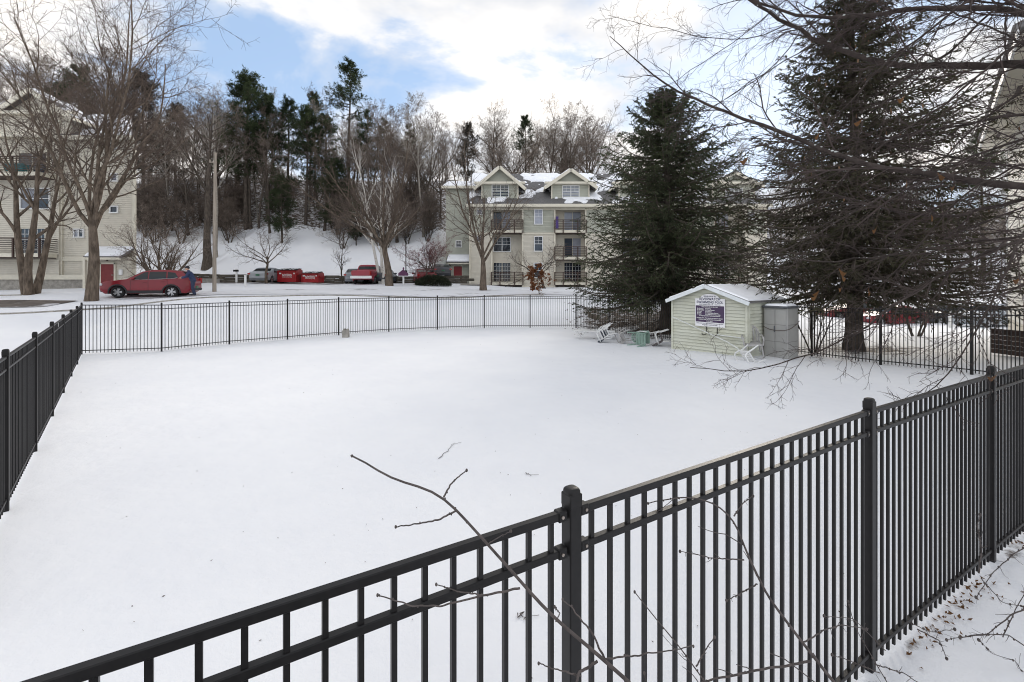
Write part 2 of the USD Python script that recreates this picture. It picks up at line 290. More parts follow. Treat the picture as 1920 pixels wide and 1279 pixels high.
# roads: sheets that follow the ground
def ribbon(pts, widths, lift, step=.3, nw=9):
    pts = np.array(pts, float); d = np.r_[0, np.cumsum(np.linalg.norm(np.diff(pts, axis=0), axis=1))]
    s = np.arange(0, d[-1], step); c = np.stack([np.interp(s, d, pts[:, 0]), np.interp(s, d, pts[:, 1])], 1)
    c = np.stack([gaussian_filter(c[:, 0], 8, mode='nearest'), gaussian_filter(c[:, 1], 8, mode='nearest')], 1)
    w = np.interp(s, d, widths); t = np.gradient(c, axis=0); t /= np.linalg.norm(t, axis=1, keepdims=True); nrm = np.stack([-t[:, 1], t[:, 0]], 1)
    u = np.linspace(-.5, .5, nw); g = c[:, None] + nrm[:, None] * (u[None, :, None] * w[:, None, None])
    z = H(g[..., 0], g[..., 1]) + lift
    v = np.concatenate([g, z[..., None]], -1).reshape(-1, 3); n = len(s)
    k = (np.arange(n - 1)[:, None] * nw + np.arange(nw - 1)[None]).ravel()
    return (v, np.stack([k, k + nw, k + nw + 1, k + 1], 1)), g, z
def roadmat(name, thr):
    return usdkit.material(stage, f'/World/Looks/{name}', {
        'tc': ('texture_coordinate', {}), 'mp': ('mapping', {'mapping_type': 'point', 'scale': (.35, 1.0, 1.0)}), 'n': ('noise_texture', {'scale': .9, 'detail': 8.0, 'roughness': .65}),
        'r': ('rgb_ramp', {'ramp': [(thr - .05, (0, 0, 0)), (thr + .03, (1, 1, 1))]}), 'n2': ('noise_texture', {'scale': 2.2, 'detail': 7.0}),
        'r2': ('rgb_ramp', {'ramp': [(.3, (.07, .058, .05)), (.7, (.16, .135, .115))]}), 'mx': ('mix_color', {'blend_type': 'mix', 'b': (.78, .78, .80)}),
        'b': ('bump', {'strength': .6, 'distance': .03}), 'p': ('principled_bsdf', {'roughness': .7, 'specular_ior_level': .3})},
        [('tc.object', 'mp.vector'), ('mp.vector', 'n.vector'), ('n.fac', 'r.fac'), ('tc.object', 'n2.vector'), ('n2.fac', 'r2.fac'), ('r2.color', 'mx.a'), ('r.color', 'mx.fac'), ('mx.result', 'p.base_color'), ('n.fac', 'b.height'), ('b.normal', 'p.normal')], surface='p.BSDF')
ROADW, ROADB = roadmat('slushy_road', .40), roadmat('wet_road', .60)
rd, _, _ = ribbon([(-46, 22.6), (-36, 23.0), (-27, 23.4), (-22.4, 23.9)], [3.4, 3.4, 3.0, 1.9], .03)
o = put('/World/road', rd, ROADB, True); tag(o.GetPrim(), 'wet brown road between snow banks at the left edge', 'road', kind='structure')
rd2, _, _ = ribbon([(-24, 26.6), (-15, 31.5), (-6, 34.6), (6, 35.6), (22, 36)], [3.0, 4.2, 4.2, 4, 4], .03)
o = put('/World/road_001', rd2, ROADW, True); tag(o.GetPrim(), 'snow covered drive curving past the far side of the fence', 'road', kind='structure')
rd3, _, _ = ribbon([(-27, 40.6), (-20, 40.4), (-14.4, 40.2)], [2.4, 3.2, 2.6], .05)
o = put('/World/road_002', rd3, ROADB, True); tag(o.GetPrim(), 'bare brown asphalt of the car park in front of the dumpsters', 'road', kind='structure')
rd4, _, _ = ribbon([(X(881, 46.4), 46.3), (X(884, 43), 43), (X(886, 39), 39.5)], [1.9, 2.0, 2.2], .05)
o = put('/World/pavement', rd4, CONC, True); tag(o.GetPrim(), 'cleared brown path to the red door of the middle building', 'path', kind='structure')
# kerb along the drive
def kerb(pts, label, w=.16, h=.12):
    mbk = MB(); pts = np.array(pts, float); d = np.r_[0, np.cumsum(np.linalg.norm(np.diff(pts, axis=0), axis=1))]; s = np.arange(0, d[-1], .8)
    c = np.stack([np.interp(s, d, pts[:, 0]), np.interp(s, d, pts[:, 1])], 1); c = np.stack([gaussian_filter(c[:, 0], 3, mode='nearest'), gaussian_filter(c[:, 1], 3, mode='nearest')], 1)
    z = H(c[:, 0], c[:, 1]) + .0
    for i in range(len(c) - 1): mbk.bar((*c[i], z[i]), (*c[i + 1], z[i + 1]), w, h, .02)
    single('kerb', mbk, CONC, label, 'kerb', kind='structure')
kerb([(-42, 18.6), (-30, 19.6), (-22.9, 20.4), (-21, 23.6), (-17.5, 26.2), (-12, 29.9), (-6, 32.2), (4, 33.2)], 'low grey kerb between pool lawn and snowy drive')
kerb([(-40, 26), (-32, 26.4), (-27.4, 27)], 'grey kerb below the left building lawn')

# snow banks ploughed up at the road edges
def heap(name, x, y, rx, ry, h, seed, label, rz=0.0):
    m = trimesh.creation.icosphere(subdivisions=4); v = np.array(m.vertices); n = meshkit.fbm(v * 2.3 + seed, 4, seed) - .5; v *= (1 + n * .55)[:, None]; v = v * (rx, ry, h)
    c, s_ = math.cos(rz), math.sin(rz); v = v @ np.array([[c, s_, 0], [-s_, c, 0], [0, 0, 1]])
    mb = MB().add(v, m.faces)
    single(name, mb, SNOWROOF, label, 'snow bank', 'ploughed snow banks', smooth='all', loc=(x, y, h1(x, y) - .05))
for i, (px, d, rx, ry, hh, lb) in enumerate([(415, 40, 1.6, .8, .5, 'lumpy snow bank beside the utility pole near the retaining wall'), (500, 36.5, 2.6, 1.1, .5, 'rounded snow bank in front of the grey sedan'),
        (452, 31.5, 1.7, .6, .32, 'low crusty snow bank right of the utility pole'), (590, 42.6, 2.0, .4, .3, 'thin snow ridge below the red dumpsters'), (640, 39, 1.4, .5, .3, 'small snow bank beside the thin young tree'),
        (715, 39.6, 2.2, .8, .42, 'snow bank behind the red pickup truck and large maple'), (800, 40.6, 2.8, .9, .5, 'snow bank below the dark red sedan'), (868, 43, .7, .8, .4, 'shovelled snow heap left of the path to the red door'),
        (905, 43.5, .9, .8, .4, 'shovelled snow heap right of the path to the red door'), (345, 29.6, 3.2, .6, .32, 'long snow bank behind the red car'), (60, 26.2, 5, .8, .35, 'snow bank along the road below the left building')]):
    heap('snow_bank', X(px, d), d, rx, ry, hh, i + 2, lb)
# retaining wall of stone courses
w = Thing('retaining_wall', 'long low dark stone retaining wall below the snowy hillside', 'wall', (X(640, 44.3), 44.3, 2.4), local=False)
STONE = mat('dark_stone', (.085, .075, .06), rough=.9, vary=.35, scale=3, bump=.5, bscale=20, per=.35)
rng = np.random.default_rng(5)
WP = [(-31.5, 44.6), (-24, 44.5), (-14, 44.3), (-4.6, 44.3)]
wx = -31.0
for row in range(3):
    x = -31.0 - rng.uniform(0, .6)
    while x < -4.8:
        L = rng.uniform(.9, 1.5); w.add('stone', MB().box((x + L / 2, 44.35 + rng.uniform(-.03, .03), h1(x, 43.9) + .12 + row * .27), (L - .03, .4, .255), ch=.03), STONE); x += L

# ------------------------------------------------------------------ fences
def fence(label, pts, npk, detail=False, bent=None, first_post=True, last_post=True, gappy=None):
    z0 = [0.0] * len(pts) if pts is NEAR else [h1(*p) for p in pts]
    if len(pts) == len(RIGHT) and pts is RIGHT: pass
    T = Thing('pool_fence', label, 'fence', (pts[0][0], pts[0][1], z0[0]), local=False)
    n = len(pts); ks = 1.0
    ang = [math.atan2(*(pts[i + 1] - pts[i])[::-1]) for i in range(n - 1)]
    rw = .029
    for i in range(n):
        if (i == 0 and not first_post) or (i == n - 1 and not last_post): continue
        a = ang[min(i, n - 2)] if i in (0, n - 1) else (ang[i - 1] + ang[i]) / 2
        x, y = pts[i]; z = z0[i]
        p = T.add('post', MB().box((x, y, z + .82), (.056, .056, 1.96), a, ch=.004), BLACK)
        c = MB().box((x, y, z + 1.785), (.059, .059, .05), a, ch=.004)
        k = trimesh.creation.icosphere(subdivisions=2); v = np.array(k.vertices); v = np.sign(v) * np.abs(v) ** .6 * (.0285, .0285, .022); v[:, 2] = np.maximum(v[:, 2], -.002)
        ca, sa = math.cos(a), math.sin(a); v = v @ np.array([[ca, sa, 0], [-sa, ca, 0], [0, 0, 1]]) + (x, y, z + 1.809)
        c.add(v, k.faces); T.add('cap', c, BLACK, 40, parent=p)
    for i in range(n - 1):
        a, b = pts[i], pts[i + 1]; d = b - a; L = np.linalg.norm(d); u = d / L
        s, e = a + u * .030, b - u * .030
        zs, ze = z0[i], z0[i + 1]
        for hz, hh in ((1.737, .030), (1.60, .028), (.13, .028)):
            T.add('rail', MB().bar((*s, zs + hz), (*e, ze + hz), rw, hh, .003), BLACK)
        for k in range(npk):
            t = (k + 1) / (npk + 1); q = a + d * t; z = zs + (ze - zs) * t
            if bent and (i, k) in bent:
                off = bent[(i, k)]; tt = np.linspace(0, 1, 9); pp = np.stack([q[0] + u[0] * off * np.sin(np.pi * tt) ** 1.3, q[1] + u[1] * off * np.sin(np.pi * tt) ** 1.3, z + .04 + 1.56 * tt], 1)
                T.add('picket', MB().tube(pp, .013, 4), BLACK, label='bent picket')
            else:
                T.add('picket', MB().box((*q, z + .88), (.0165, .0165, 1.68), ang[i]), BLACK)
        if detail:
            sd = np.array([u[1], -u[0]])
            for q, zz, sg_ in ((s, zs, 1), (e, ze, -1)):
                for hz in (1.737, 1.60):
                    br = T.add('bracket', MB().box((q[0] + u[0] * .022 * sg_, q[1] + u[1] * .022 * sg_, zz + hz), (.040, .038, .040), ang[i], ch=.004), BLACK)
                    c0 = np.array([q[0] + u[0] * .026 * sg_, q[1] + u[1] * .026 * sg_, zz + hz])
                    T.add('bolt', MB().cyl(c0 + np.array([*sd * .018, 0]), c0 + np.array([*sd * .023, 0]), .006, 10), MATS['bolt'], parent=br)
    return T
mat('bolt', (.30, .26, .23), rough=.35, metal=.8, vary=.3)
fence('tall black metal picket fence running close past the camera at lower right', NEAR, 25, True, first_post=True)
fence('black metal picket fence along the left edge with one bent picket', LEFT, 21, bent={(3, 9): .05, (3, 10): -.05})
fence('far black metal picket fence curving across the snow behind the pool yard', FAR, 21, first_post=False, last_post=False)
fence('black metal picket fence on the right below the two spruces', RIGHT, 20)
# small concrete footing box at the far fence
t = Thing('utility_box', 'small grey concrete box at the foot of the far fence', 'box', (X(648.5, 21.3), 21.3, h1(X(648.5, 21.3), 21.3)))
t.add('body', MB().box((0, 0, .16), (.28, .24, .36), ch=.02), CONC); t.add('lid', MB().box((-.07, 0, .37), (.08, .16, .08), ch=.01), MATS['concrete']); t.add('lid', MB().box((.07, 0, .365), (.09, .18, .07), ch=.01), CONC)

# ------------------------------------------------------------------ buildings
def R4(o, ux, uz): # facade frame: u along ux, v along uz(world up), normal outwards = ux x uz
    ux = np.array(ux, float); uz = np.array(uz, float); M = np.eye(4); M[:3, 0] = ux; M[:3, 1] = uz; M[:3, 2] = np.cross(ux, uz); M[:3, 3] = o; return M
def lap(mb, x0, x1, z0, z1, y, step=.13, proud=.02, axis_=0):
    """lapped boards on a wall facing -y (or -x with axis_=1)"""
    n = max(1, int(round((z1 - z0) / step))); s = (z1 - z0) / n
    for i in range(n):
        a, b = z0 + i * s + .10 * s, z0 + (i + 1) * s
        p = [(x0, y - proud, a), (x1, y - proud, a), (x1, y - .004, b), (x0, y - .004, b), (x0, y + .03, a), (x1, y + .03, a), (x1, y + .03, b), (x0, y + .03, b)]
        if axis_: p = [(yy, xx, zz) for xx, yy, zz in p]
        f = [[0, 1, 2, 3], [1, 5, 6, 2], [4, 0, 3, 7], [4, 5, 1, 0], [3, 2, 6, 7]]
        mb.add(p, np.array(f)[:, ::-1] if axis_ else f)
def window(B, cx, cz, w, h, y, cols=2, mun=True, blind=0, frame=None, sash=True):
    f = MB(); t = .075
    f.box((cx, y - .03, cz + h / 2 + t / 2), (w + 2 * t, .09, t)); f.box((cx, y - .035, cz - h / 2 - t / 2), (w + 2 * t + .06, .12, t))
    for s in (-1, 1): f.box((cx + s * (w / 2 + t / 2), y - .03, cz), (t, .09, h))
    for c in range(1, cols): f.box((cx - w / 2 + w * c / cols, y - .03, cz), (.07, .08, h))
    p = B.add('window', f, frame or WHITE)
    for c in range(cols):
        a = cx - w / 2 + w * c / cols + (.035 if c else 0); b = cx - w / 2 + w * (c + 1) / cols - (.035 if c < cols - 1 else 0)
        B.add('pane', MB().box(((a + b) / 2, y - .005, cz), (b - a, .02, h)), CURTAIN if blind & (1 << c) else GLASS, parent=p)
        if sash: B.add('sash', MB().box(((a + b) / 2, y - .025, cz), (b - a, .03, .045)), frame or WHITE, parent=p)
        if mun:
            m = MB(); zc, zh = cz + h / 4, h / 2
            m.box(((a + b) / 2, y - .022, zc), (.022, .02, zh)); m.box(((a + b) / 2, y - .022, zc), (b - a, .02, .022))
            B.add('muntin', m, frame or WHITE, parent=p)
def slider(B, cx, z0, w, h, y, blind=0, mun=False):
    f = MB(); t = .07
    f.box((cx, y - .02, z0 + h + t / 2), (w + 2 * t, .08, t)); [f.box((cx + s * (w / 2 + t / 2), y - .02, z0 + h / 2), (t, .08, h)) for s in (-1, 1)]; f.box((cx, y - .02, z0 + h / 2), (.07, .07, h)); f.box((cx, y - .02, z0 + .03), (w, .07, .06))
    p = B.add('sliding_door', f, TRIM)
    for c in (0, 1):
        a = cx - w / 2 + (w / 2 + .035) * c; B.add('pane', MB().box((a + w / 4 - .018, y - .002, z0 + .06 + (h - .06) / 2), (w / 2 - .035, .02, h - .06)), CURTAIN if blind & (1 << c) else GLASS, parent=p)
        if mun:
            m = MB(); [m.box((a + w / 4 - .018, y - .018, z0 + h * k / 5), (w / 2 - .04, .018, .025)) for k in range(1, 5)]; [m.box((a + w / 4 - .018 + q * w / 6, y - .018, z0 + h / 2), (.025, .018, h - .1)) for q in (-.5, .5)]
            B.add('muntin', m, WHITE, parent=p)
def deck(B, x0, x1, z, y, dep=1.5, nb=6, rh=1.05):
    d = B.add('deck', MB().box(((x0 + x1) / 2, y - dep / 2, z - .14), (x1 - x0, dep, .28), ch=.01), TRIM)
    B.add('joist_board', MB().box(((x0 + x1) / 2, y - dep / 2, z - .31), (x1 - x0 - .1, dep - .1, .06)), DECKBROWN, parent=d)
    for xp in (x0, x1, x0 + (x1 - x0) * .27, x0 + (x1 - x0) * .73): B.add('rail_post', MB().box((xp, y - dep - .05, z + rh / 2 - .15), (.1, .1, rh + .3)), DECKBROWN, parent=d)
    for k in range(nb):
        zz = z + .14 + k * (rh - .16) / (nb - 1); top = k == nb - 1
        B.add('rail_bar', MB().box(((x0 + x1) / 2, y - dep - .05, zz), (x1 - x0 - .02, .13 if top else .04, .07 if top else .045)), DECKBROWN if top else MATS['deckbar'], parent=d)
        for xs in (x0, x1): B.add('rail_bar', MB().box((xs, y - dep / 2, zz), (.04, dep, .045)), DECKBROWN, parent=d)
mat('deckbar', (.045, .028, .022), rough=.5, vary=.2)
def snowsheet(o, u, v, nu, nv, seed, thr, th=.10, sc=.55, bias=None):
    """snow lying on a roof plane: sinks below the roof where it has slid off"""
    o, u, v = map(lambda q: np.array(q, float), (o, u, v)); n = np.cross(u, v); n /= np.linalg.norm(n)
    if n[2] < 0: n = -n
    a, b = np.meshgrid(np.linspace(0, 1, nu), np.linspace(0, 1, nv)); p = o + a[..., None] * u + b[..., None] * v
    f = meshkit.fbm(p * sc + seed, 4, seed) - thr
    if bias is not None: f = f + bias(a, b)
    e = np.minimum.reduce([a * np.linalg.norm(u), (1 - a) * np.linalg.norm(u), b * np.linalg.norm(v), (1 - b) * np.linalg.norm(v)])
    hgt = (th + .05) * sstep(-.02, .06, f) * sstep(-.01, .12, e) - .05 + .03 * (meshkit.fbm(p * 3, 2, 2) - .5)
    p = p + hgt[..., None] * n; k = (np.arange(nv - 1)[:, None] * nu + np.arange(nu - 1)).ravel()
    F = np.stack([k, k + 1, k + nu + 1, k + nu], 1)
    if np.cross(u, v)[2] < 0: F = F[:, ::-1]
    return MB().add(p.reshape(-1, 3), F)
def slab(mb, q, th=.12):    # roof quad with thickness downwards
    q = np.array(q, float); n = np.cross(q[1] - q[0], q[3] - q[0]); n /= np.linalg.norm(n); n = n if n[2] > 0 else -n
    v = np.vstack([q, q - n * th]); mb.add(v, [[0, 1, 2, 3], [7, 6, 5, 4], [0, 4, 5, 1], [1, 5, 6, 2], [2, 6, 7, 3], [3, 7, 4, 0]]); return mb
def dormer(B, cx, w, zb, zt, y, apex, ov, back, sid, wins, blind=0, seed=1):
    """a gabled dormer facing -y: wall cx±w/2 from zb to zt, gable apex, roof overhang ov, reaching back to y+back"""
    x0, x1 = cx - w / 2, cx + w / 2
    m = MB(); lap(m, x0, x1, zb, zt, y, .17)
    m.box(((x0 + x1) / 2, y + back / 2 + .02, (zb + zt) / 2), (w - .01, back, zt - zb))
    g = sg.Polygon([(x0, zt), (x1, zt), (cx, apex - .15)]); m.poly(g, back, R4((0, y + back, 0), (1, 0, 0), (0, 0, 1)))
    d = B.add('dormer', m, sid)
    for s in (-1, 1): B.add('corner_board', MB().box((cx + s * (w / 2 - .05), y - .03, (zb + zt) / 2), (.14, .06, zt - zb)), TRIM, parent=d)
    sl = (apex - zt) / (w / 2); zo = zt - ov * sl
    r = MB()
    for s in (-1, 1):
        slab(r, [(cx, y - .55, apex), (cx + s * (w / 2 + ov), y - .55, zo), (cx + s * (w / 2 + ov), y + back, zo), (cx, y + back, apex)], .14)
    B.add('dormer_roof', r, SHINGLE, parent=d)
    k = MB()
    for s in (-1, 1):
        a, b = np.array([cx + s * .01, y - .58, apex - .17]), np.array([cx + s * (w / 2 + ov), y - .58, zo - .17]); k.bar(a, b, .07, .32)
        k.bar((cx + s * (w / 2 + ov - .02), y - .55, zo - .12), (cx + s * (w / 2 + ov - .02), y + back, zo - .12), .06, .24)
    k.box((cx, y - .29, zt - .12), (w + 2 * ov - .1, .52, .22))
    B.add('rake_board', k, TRIM, parent=d)
    for s in (-1, 1):
        B.add('snow', snowsheet((cx, y - .5, apex + .01), (s * (w / 2 + ov), 0, zo - apex), (0, back, 0), 24, 30, seed + s, .42), SNOWROOF, parent=d)
    window(B, cx + wins[0], wins[1], wins[2], wins[3], y, 2, True, blind)
def downpipe(B, x, y, z0, z1): B.add('downpipe', MB().tube([(x, y, z1), (x, y, z0 + .3), (x, y - .05, z0 + .15), (x, y - .35, z0)], .045, 8), TRIM)

# middle building, facade at y = 47 facing the pool
YB = 47.0; S2 = YB / FPX
def bx2(px): return (px - 960) * S2
def bz2(py): return EYE - (py - HOR) * S2
B = Thing('apartment_building', 'long cream and sage apartment block with balconies and gabled dormers behind the spruce', 'building', (0, YB, 2.0), local=False)
xl, xr = bx2(881), bx2(1436); ze = bz2(386); zb = bz2(541); zsage = bz2(438)
m = MB()
recs = [(922, 980), (1040, 1098), (1166, 1222), (1232, 1288), (1340, 1398)]
xs = [xl] + [bx2(v) for r in recs for v in r] + [xr]
for i in range(0, len(xs), 2): m = MB(); lap(m, xs[i], xs[i + 1], zb, zsage, YB); B.add('siding', m, CREAM)
for i in range(0, len(xs), 2): m = MB(); lap(m, xs[i], xs[i + 1], zsage + .001, ze, YB); B.add('siding', m, SAGE, label='sage green upper siding')
m = MB()                                     # recess walls: back and cheeks
for a, b in recs:
    m.box(((bx2(a) + bx2(b)) / 2, YB + 1.15, (zb + ze) / 2), (bx2(b) - bx2(a), .1, ze - zb))
    for v, s in ((a, -1), (b, 1)): m.box((bx2(v) + s * .06, YB + .62, (zb + ze) / 2), (.12, 1.15, ze - zb - .01))
m.box(((xl + xr) / 2, YB + 5.6, (zb + ze) / 2), (xr - xl - .1, 8.6, ze - zb - .02))
B.add('recess_wall', m, CREAM)
B.add('frieze_board', MB().box(((xl + xr) / 2, YB - .04, ze - .22), (xr - xl, .1, .42)), TRIM)
B.add('belt_board', MB().box(((xl + bx2(922)) / 2, YB - .035, zsage), (bx2(922) - xl - .02, .08, .2)), TRIM)
B.add('belt_board', MB().box(((bx2(980) + bx2(1040)) / 2, YB - .035, zsage), (bx2(1040) - bx2(980) - .02, .08, .2)), TRIM)
B.add('foundation', MB().box(((xl + xr) / 2, YB + 4, zb - .5), (xr - xl + .02, 8.2, 1.1)), CONC)
for v in (881, 922, 980, 1040, 1098, 1340, 1398, 1436): B.add('corner_board', MB().box((bx2(v), YB - .035, (zb + ze) / 2), (.16, .07, ze - zb - .03)), TRIM)
zr = bz2(384); YR = YB + 5.2; zrid = EYE + (HOR - 326) * YR / FPX     # roof
B.add('roof', slab(MB(), [(xl - .3, YB - .6, zr), (xr + .4, YB - .6, zr), (xr + .4, YR, zrid), (xl - .3, YR, zrid)], .16), SHINGLE)
B.add('roof', slab(MB(), [(xl - .3, 2 * YR - YB + .6, zr), (xl - .3, YR, zrid), (xr + .4, YR, zrid), (xr + .4, 2 * YR - YB + .6, zr)], .16), SHINGLE)
B.add('eaves_board', MB().box(((xl + xr) / 2, YB - .63, zr - .17), (xr - xl + .7, .07, .3)), TRIM)
m = MB(); m.poly([(YB, ze), (2 * YR - YB, ze), (YR, zrid - .2)], .2, np.array([[0, 0, 1, xr - .2], [1, 0, 0, 0], [0, 1, 0, 0]])); m.poly([(YB, ze), (2 * YR - YB, ze), (YR, zrid - .2)], .2, np.array([[0, 0, 1, xl], [1, 0, 0, 0], [0, 1, 0, 0]])); B.add('gable_wall', m, CREAM)
B.add('roof_snow', snowsheet((xl - .2, YB - .55, zr + .02), (xr - xl + .5, 0, 0), (0, YR - YB + .5, zrid - zr), 220, 60, 4, .50, .13, .6, lambda a, b: .10 * np.sin(b * 3.1) - .05), SNOWROOF)
for cx, w, ap, wz, pb, sd in ((937, 70, 311, 357, 0, 1), (1070, 72, 316, 358.5, 3, 5), (1196, 70, 316, 358, 0, 8), (1262, 70, 316, 358, 0, 9), (1378, 80, 322, 364, 1, 12)):
    dormer(B, bx2(cx), w * S2, bz2(380), bz2(341), YB + .35, bz2(ap), .75, 4.2, SAGE, ((1071 - 1070) * S2, bz2(wz), 30 * S2, 22 * S2), pb, sd)
for c, (a, b) in enumerate(recs):
    x0, x1 = bx2(a), bx2(b); cx = x0 + (1.05 if c % 2 == 0 else 2.0)
    fl = [(434, 1), (484, 0), (531.5, 1)] if c == 0 else [(434, 1), (484, 1), (531.5, 1)]
    for q, (py, dk) in enumerate(fl):
        z = bz2(py) + .14
        if dk:
            deck(B, x0 - .02, x1 + .02, z - .02, YB + 1.1, 1.35); slider(B, cx, z, 1.75, 2.02, YB + 1.1, blind=(2, 1, 0, 3, 2, 0, 1, 3, 0, 2, 0, 1, 3, 0, 2)[c * 3 + q], mun=(q == 2))
        else: window(B, cx, bz2(457), 31 * S2, 26 * S2, YB + 1.1, 2, True, 0)
mat('purple_cloth', (.07, .045, .16), rough=.9); mat('lamp_glow', (.9, .6, .3))
B.add('hanging_cloth', MB().box((bx2(1044), YB - .33, bz2(418)), (.28, .06, 1.25), ch=.02), MATS['purple_cloth'])
for px, py, w, h, cl in ((1009.5, 407, 14, 26, 1), (1009.5, 457.5, 14, 26, 1), (1009, 507, 14, 26, 1)): window(B, bx2(px), bz2(py), w * S2, h * S2, YB - .03, 1, True, int(py == 407))
for px, py in ((899, 397), (897, 448)): window(B, bx2(px), bz2(py), .42, .5, YB - .03, 1, False, 1, sash=False)
for px, py in ((1409, 405),): window(B, bx2(px), bz2(py), .5, .6, YB - .03, 1, False, 1, sash=False)
# left wing of the middle building with the porch
YW = 48.6; SW = YW / FPX; wxl, wxr = (836 - 960) * SW, xl + .02; wzt = EYE - (351 - HOR) * SW; wzb = zb
m = MB(); lap(m, wxl, wxr, wzb, wzt, YW); m.box(((wxl + wxr) / 2, YW + 3.6, (wzb + wzt) / 2), (wxr - wxl - .02, 7.1, wzt - wzb)); B.add('siding', m, SAGE, label='pale siding of the stair wing')
B.add('roof', slab(MB(), [(wxl - .4, YW - .5, wzt + .05), (wxr + .6, YW - .5, wzt + .05), (wxr + .6, YW + 3.6, wzt + 1.35), (wxl - .4, YW + 3.6, wzt + 1.35)], .15), SHINGLE)
B.add('eaves_board', MB().box(((wxl + wxr) / 2, YW - .53, wzt - .1), (wxr - wxl + .8, .07, .28)), TRIM)
B.add('roof_snow', snowsheet((wxl - .3, YW - .45, wzt + .08), (wxr - wxl + .8, 0, 0), (0, 4.0, 1.28), 40, 40, 7, .36), SNOWROOF)
window(B, (860 - 960) * SW, EYE - (457.5 - HOR) * SW, .5, .6, YW - .02, 1, True, 0)
pz = EYE - (492 - HOR) * SW; px0, px1 = (843 - 960) * SW, wxr + .05
B.add('porch_roof', slab(MB(), [(px0 - .2, YW - 1.5, pz), (px1, YW - 1.5, pz), (px1, YW, pz + .75), (px0 - .2, YW, pz + .75)], .12), SHINGLE)
B.add('porch_snow', snowsheet((px0 - .15, YW - 1.46, pz + .02), (px1 - px0 + .1, 0, 0), (0, 1.44, .74), 26, 18, 3, .30, .16), SNOWROOF)
B.add('porch_beam', MB().box(((px0 + px1) / 2, YW - 1.35, pz - .14), (px1 - px0, .14, .22)), TRIM)
m = MB(); lap(m, px0, px1, wzb + .1, pz - .25, YW - .9); m.box(((px0 + px1) / 2, YW - .42, (wzb + pz) / 2), (px1 - px0 - .02, .86, pz - wzb)); B.add('porch_wall', m, SAGE)
d = B.add('door', MB().box(((860.5 - 960) * SW, YW - .95, wzb + 1.32), (.86, .08, 2.0), ch=.01), DOORRED); B.add('handle', MB().ell(((855 - 960) * SW, YW - 1.02, wzb + 1.3), (.05, .05, .05), 1), MATS['bolt'], parent=d)
B.add('door_frame', MB().box(((853.3 - 960) * SW, YW - .94, wzb + 1.35), (.1, .08, 2.15)).box(((867.7 - 960) * SW, YW - .94, wzb + 1.35), (.1, .08, 2.15)), TRIM)
B.add('porch_lamp', MB().ell(((845.5 - 960) * SW, YW - .98, EYE - (498.5 - HOR) * SW), (.1, .09, .13), 2), DECKBROWN)
downpipe(B, xl + .08, YB - .1, zb, zr - .2)

# left building, facade at y = 33
YA = 33.0; S1 = YA / FPX
def ax(px): return (px - 960) * S1
def az(py): return EYE - (py - HOR) * S1
A = Thing('apartment_building', 'tall cream clapboard apartment block with balconies and a red door at the left edge', 'building', (ax(130), YA, 2.0), local=False)
x_l, x_m, x_r = ax(-190), ax(117), ax(253); zA = az(523); zE = az(262)
m = MB(); lap(m, x_m, x_r, zA, zE, YA, .14); m.poly([(x_m + .01, YA + .02), (x_r, YA + .02), (x_r - 9.2, YA + 10), (x_m - 5, YA + 10)], zE - zA, np.array([[1, 0, 0, 0], [0, 1, 0, 0], [0, 0, 1, zA]])); A.add('siding', m, CREAM, label='siding right of the balconies')
m = MB(); lap(m, x_l, x_m, zA, az(488), YA - .25, .14); lap(m, x_l, x_m, az(478), az(345), YA - .25 + .0, .14); m.box(((x_l + x_m) / 2, YA + .6, (zA + az(217)) / 2), (x_m - x_l - .01, 1.6, az(217) - zA))
A.add('siding', m, CREAM, label='siding of the balcony bay')
lm = MB(); lap(lm, ax(-190), x_m, az(330), az(268), YA - .25, .14); A.add('siding', lm, CREAM)
A.add('belt_board', MB().box(((x_m + x_r) / 2, YA - .04, az(486)), (x_r - x_m - .05, .1, .3)), TRIM)
A.add('belt_board', MB().box(((x_l + ax(186)) / 2, YA - .28, az(520)), (ax(186) - x_l, .12, .34)), TRIM)
A.add('foundation', MB().box(((x_l + x_r) / 2, YA + 4.7, az(543)), (x_r - x_l - .04, 9.8, 1.75)), CONC)
for v in (117, 253): A.add('corner_board', MB().box((ax(v), YA - .06, (zA + zE) / 2), (.2, .14, zE - zA - .02)), TRIM)
for v in (157,): A.add('corner_board', MB().box((ax(v), YA - .03, (az(300) + zE) / 2), (.12, .07, .02 + zE - az(300))), TRIM)
# roofs of the left building
zr1 = az(258); YR1 = YA + 5.0; zt1 = EYE + (HOR - 222) * YR1 / FPX
zt1 = zr1 + 3.4
A.add('roof', slab(MB(), [(ax(110), YA - .5, zr1), (x_r + .35, YA - .5, zr1), (x_r - 4.9, YR1, zt1), (ax(110), YR1, zt1)], .16), SHINGLE)
A.add('roof', slab(MB(), [(x_r + .35, YA - .5, zr1), (x_r - 9.0, YA + 10.4, zr1), (x_r - 9.6, YA + 10, zr1), (x_r - 4.9, YR1, zt1)], .16), SHINGLE)
A.add('eaves_board', MB().box(((ax(110) + x_r + .35) / 2, YA - .53, zr1 - .16), (x_r + .35 - ax(110), .07, .32)), TRIM)
A.add('roof_snow', snowsheet((ax(160), YA - .45, zr1 + .02), (x_r + .2 - ax(160), 0, 0), (-4.6, YR1 - YA + .4, zt1 - zr1), 60, 60, 2, .40, .14), SNOWROOF)
gcx = ax(72); gw = ax(146) - ax(-2)
dormer(A, gcx, gw - .9, az(262), az(213), YA - .1, az(171), .65, 2.6, CREAM, (ax(76) - gcx, az(234), 58 * S1 * .92, 30 * S1), 3, 21)
A.add('eaves_board', MB().box(((x_l + ax(112)) / 2, YA - .5, az(259)), (ax(112) - x_l, .55, .28)), TRIM)
